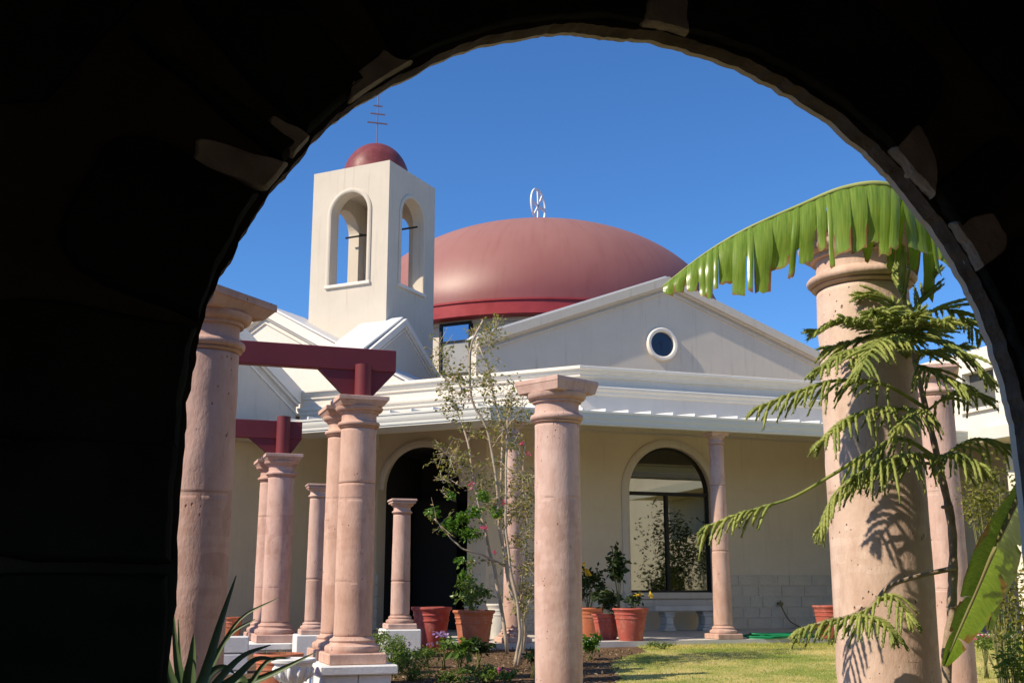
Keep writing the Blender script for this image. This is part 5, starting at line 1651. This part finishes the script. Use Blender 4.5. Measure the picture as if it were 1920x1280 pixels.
mb = leaf_blade('leaf', part[:17], lambda s_: .40*min(1, (1-s_)*3+.25), V(.10, 1, 0)/1.005, 7, rng, .22, .75, 1.62, lean=.08, gapf=.14)
mb2 = leaf_blade('leaf', part[17:], lambda s_: wid1(.38+s_*.62)*.55, V(.10, 1, 0)/1.005, 12, rng, .35, .55, 1.40, lean=.08, gapf=.3)
mb2.build('leaf', 'banana_leaf', ban, True)
lf1 = mb.build('leaf', 'banana_leaf', ban, True)
# lower drooping leaf
rib2 = spline([V(2.30, 4.83, 2.0), lp(1965, 830, .15), lp(1915, 920, .1), lp(1868, 1020, .0), lp(1825, 1120, -.05), lp(1790, 1200, -.1), lp(1770, 1248, -.1)], 40)
mb = MB(); mb.tube(rib2, list(np.linspace(.018, .003, 40)), 7); mb.build('leaf_midrib', 'banana_stalk', ban, True)
def wid2(s_): return .135*min(1, (1-s_)*3+.03)**.7*min(1, s_*4+.2)
mb = leaf_blade('leaf', rib2[6:], wid2, V(-.75, -.35, .5), 5, rng, .10, .1, .9, gapf=.05); mb.build('leaf', 'banana_leaf', ban, True)
mb = leaf_blade('leaf', rib2[6:], lambda s_: wid2(s_)*2.1, V(.66, .75, .1), 5, rng, .15, .1, .7, gapf=.08); mb.build('leaf', 'banana_leaf', ban, True)
rib3 = spline([V(2.30, 4.83, 2.1), lp(1960, 880, .4), lp(1915, 930, .45), lp(1880, 1030, .5), lp(1862, 1130, .5), lp(1852, 1180, .5)], 30)
mb = MB(); mb.tube(rib3, list(np.linspace(.016, .003, 30)), 7); mb.build('leaf_midrib', 'banana_stalk', ban, True)
for ov in (V(-.66, -.72, .1), V(.7, .7, 0)):
    mb = leaf_blade('leaf', rib3[4:], lambda s_: .19*min(1, (1-s_)*3+.03)**.7, ov, 6, rng, .15, .1, .6, gapf=.06); mb.build('leaf', 'banana_leaf', ban, True)

# ================================================================== AGAVE
YA = 3.55
ag = thing('agave', flat(at(350, 1330, YA), ground_z(-1.2, YA)), 'dark spiky agave in the lower left corner of the arch', 'agave')
def blade(pl, w0, dy=0., flatv=None):
    C = [at(px, py, YA+dy+(q[0] if q else 0)) for px, py, *q in pl]
    P = spline(C, 16); mb = MB()
    for i, p in enumerate(P):
        s_ = i/15
        t_ = P[min(15, i+1)]-P[max(0, i-1)]; t_ /= np.linalg.norm(t_)
        sd = np.cross(t_, V(0, -1, .25)); sd /= np.linalg.norm(sd); nn_ = np.cross(sd, t_)
        w_ = .72*w0/2154*YA*.5*(1-s_)**.75*min(1, .75+s_)+.0012
        for k in (-1, -.5, 0, .5, 1):
            mb.v.append(tuple(p + sd*w_*k + nn_*w_*.55*(k*k-1)))
        mb.v.append(tuple(p - nn_*(w_*.75+.001)))
    for i in range(15):
        for k in range(6):
            a, b_ = i*6+k, i*6+(k+1) % 6
            mb.f.append((a, b_, b_+6, a+6))
    o_ = mb.build('leaf', 'agave_leaf', ag, True, angle=60); fix_normals(o_)
B0 = (352, 1345)
for pl, w_ in ((([B0, (385, 1260), (412, 1170), (443, 1078)]), 34), (([B0, (400, 1240), (450, 1160), (522, 1120)]), 14),
               (([B0, (395, 1250), (430, 1190), (478, 1160)]), 20), (([B0, (430, 1295), (510, 1262), (592, 1222)]), 30),
               (([B0, (420, 1262), (460, 1226), (508, 1208), ]), 22), (([B0, (355, 1270), (360, 1230), (363, 1188)]), 44),
               (([B0, (335, 1260), (328, 1200), (322, 1120)]), 26), (([B0, (320, 1270), (300, 1200), (270, 1150)]), 30),
               (([B0, (440, 1270), (480, 1235), (520, 1235)]), 24), (([B0, (400, 1300), (450, 1270), (470, 1300)]), 40),
               (([B0, (370, 1300), (395, 1262), (420, 1250), (440, 1262)]), 36), (([B0, (420, 1320), (480, 1290), (530, 1300)]), 28),
               (([B0, (345, 1280), (338, 1240), (334, 1160)]), 16), (([B0, (450, 1300), (500, 1240), (545, 1232)]), 20)):
    blade(pl, w_, random.uniform(-.15, .15))
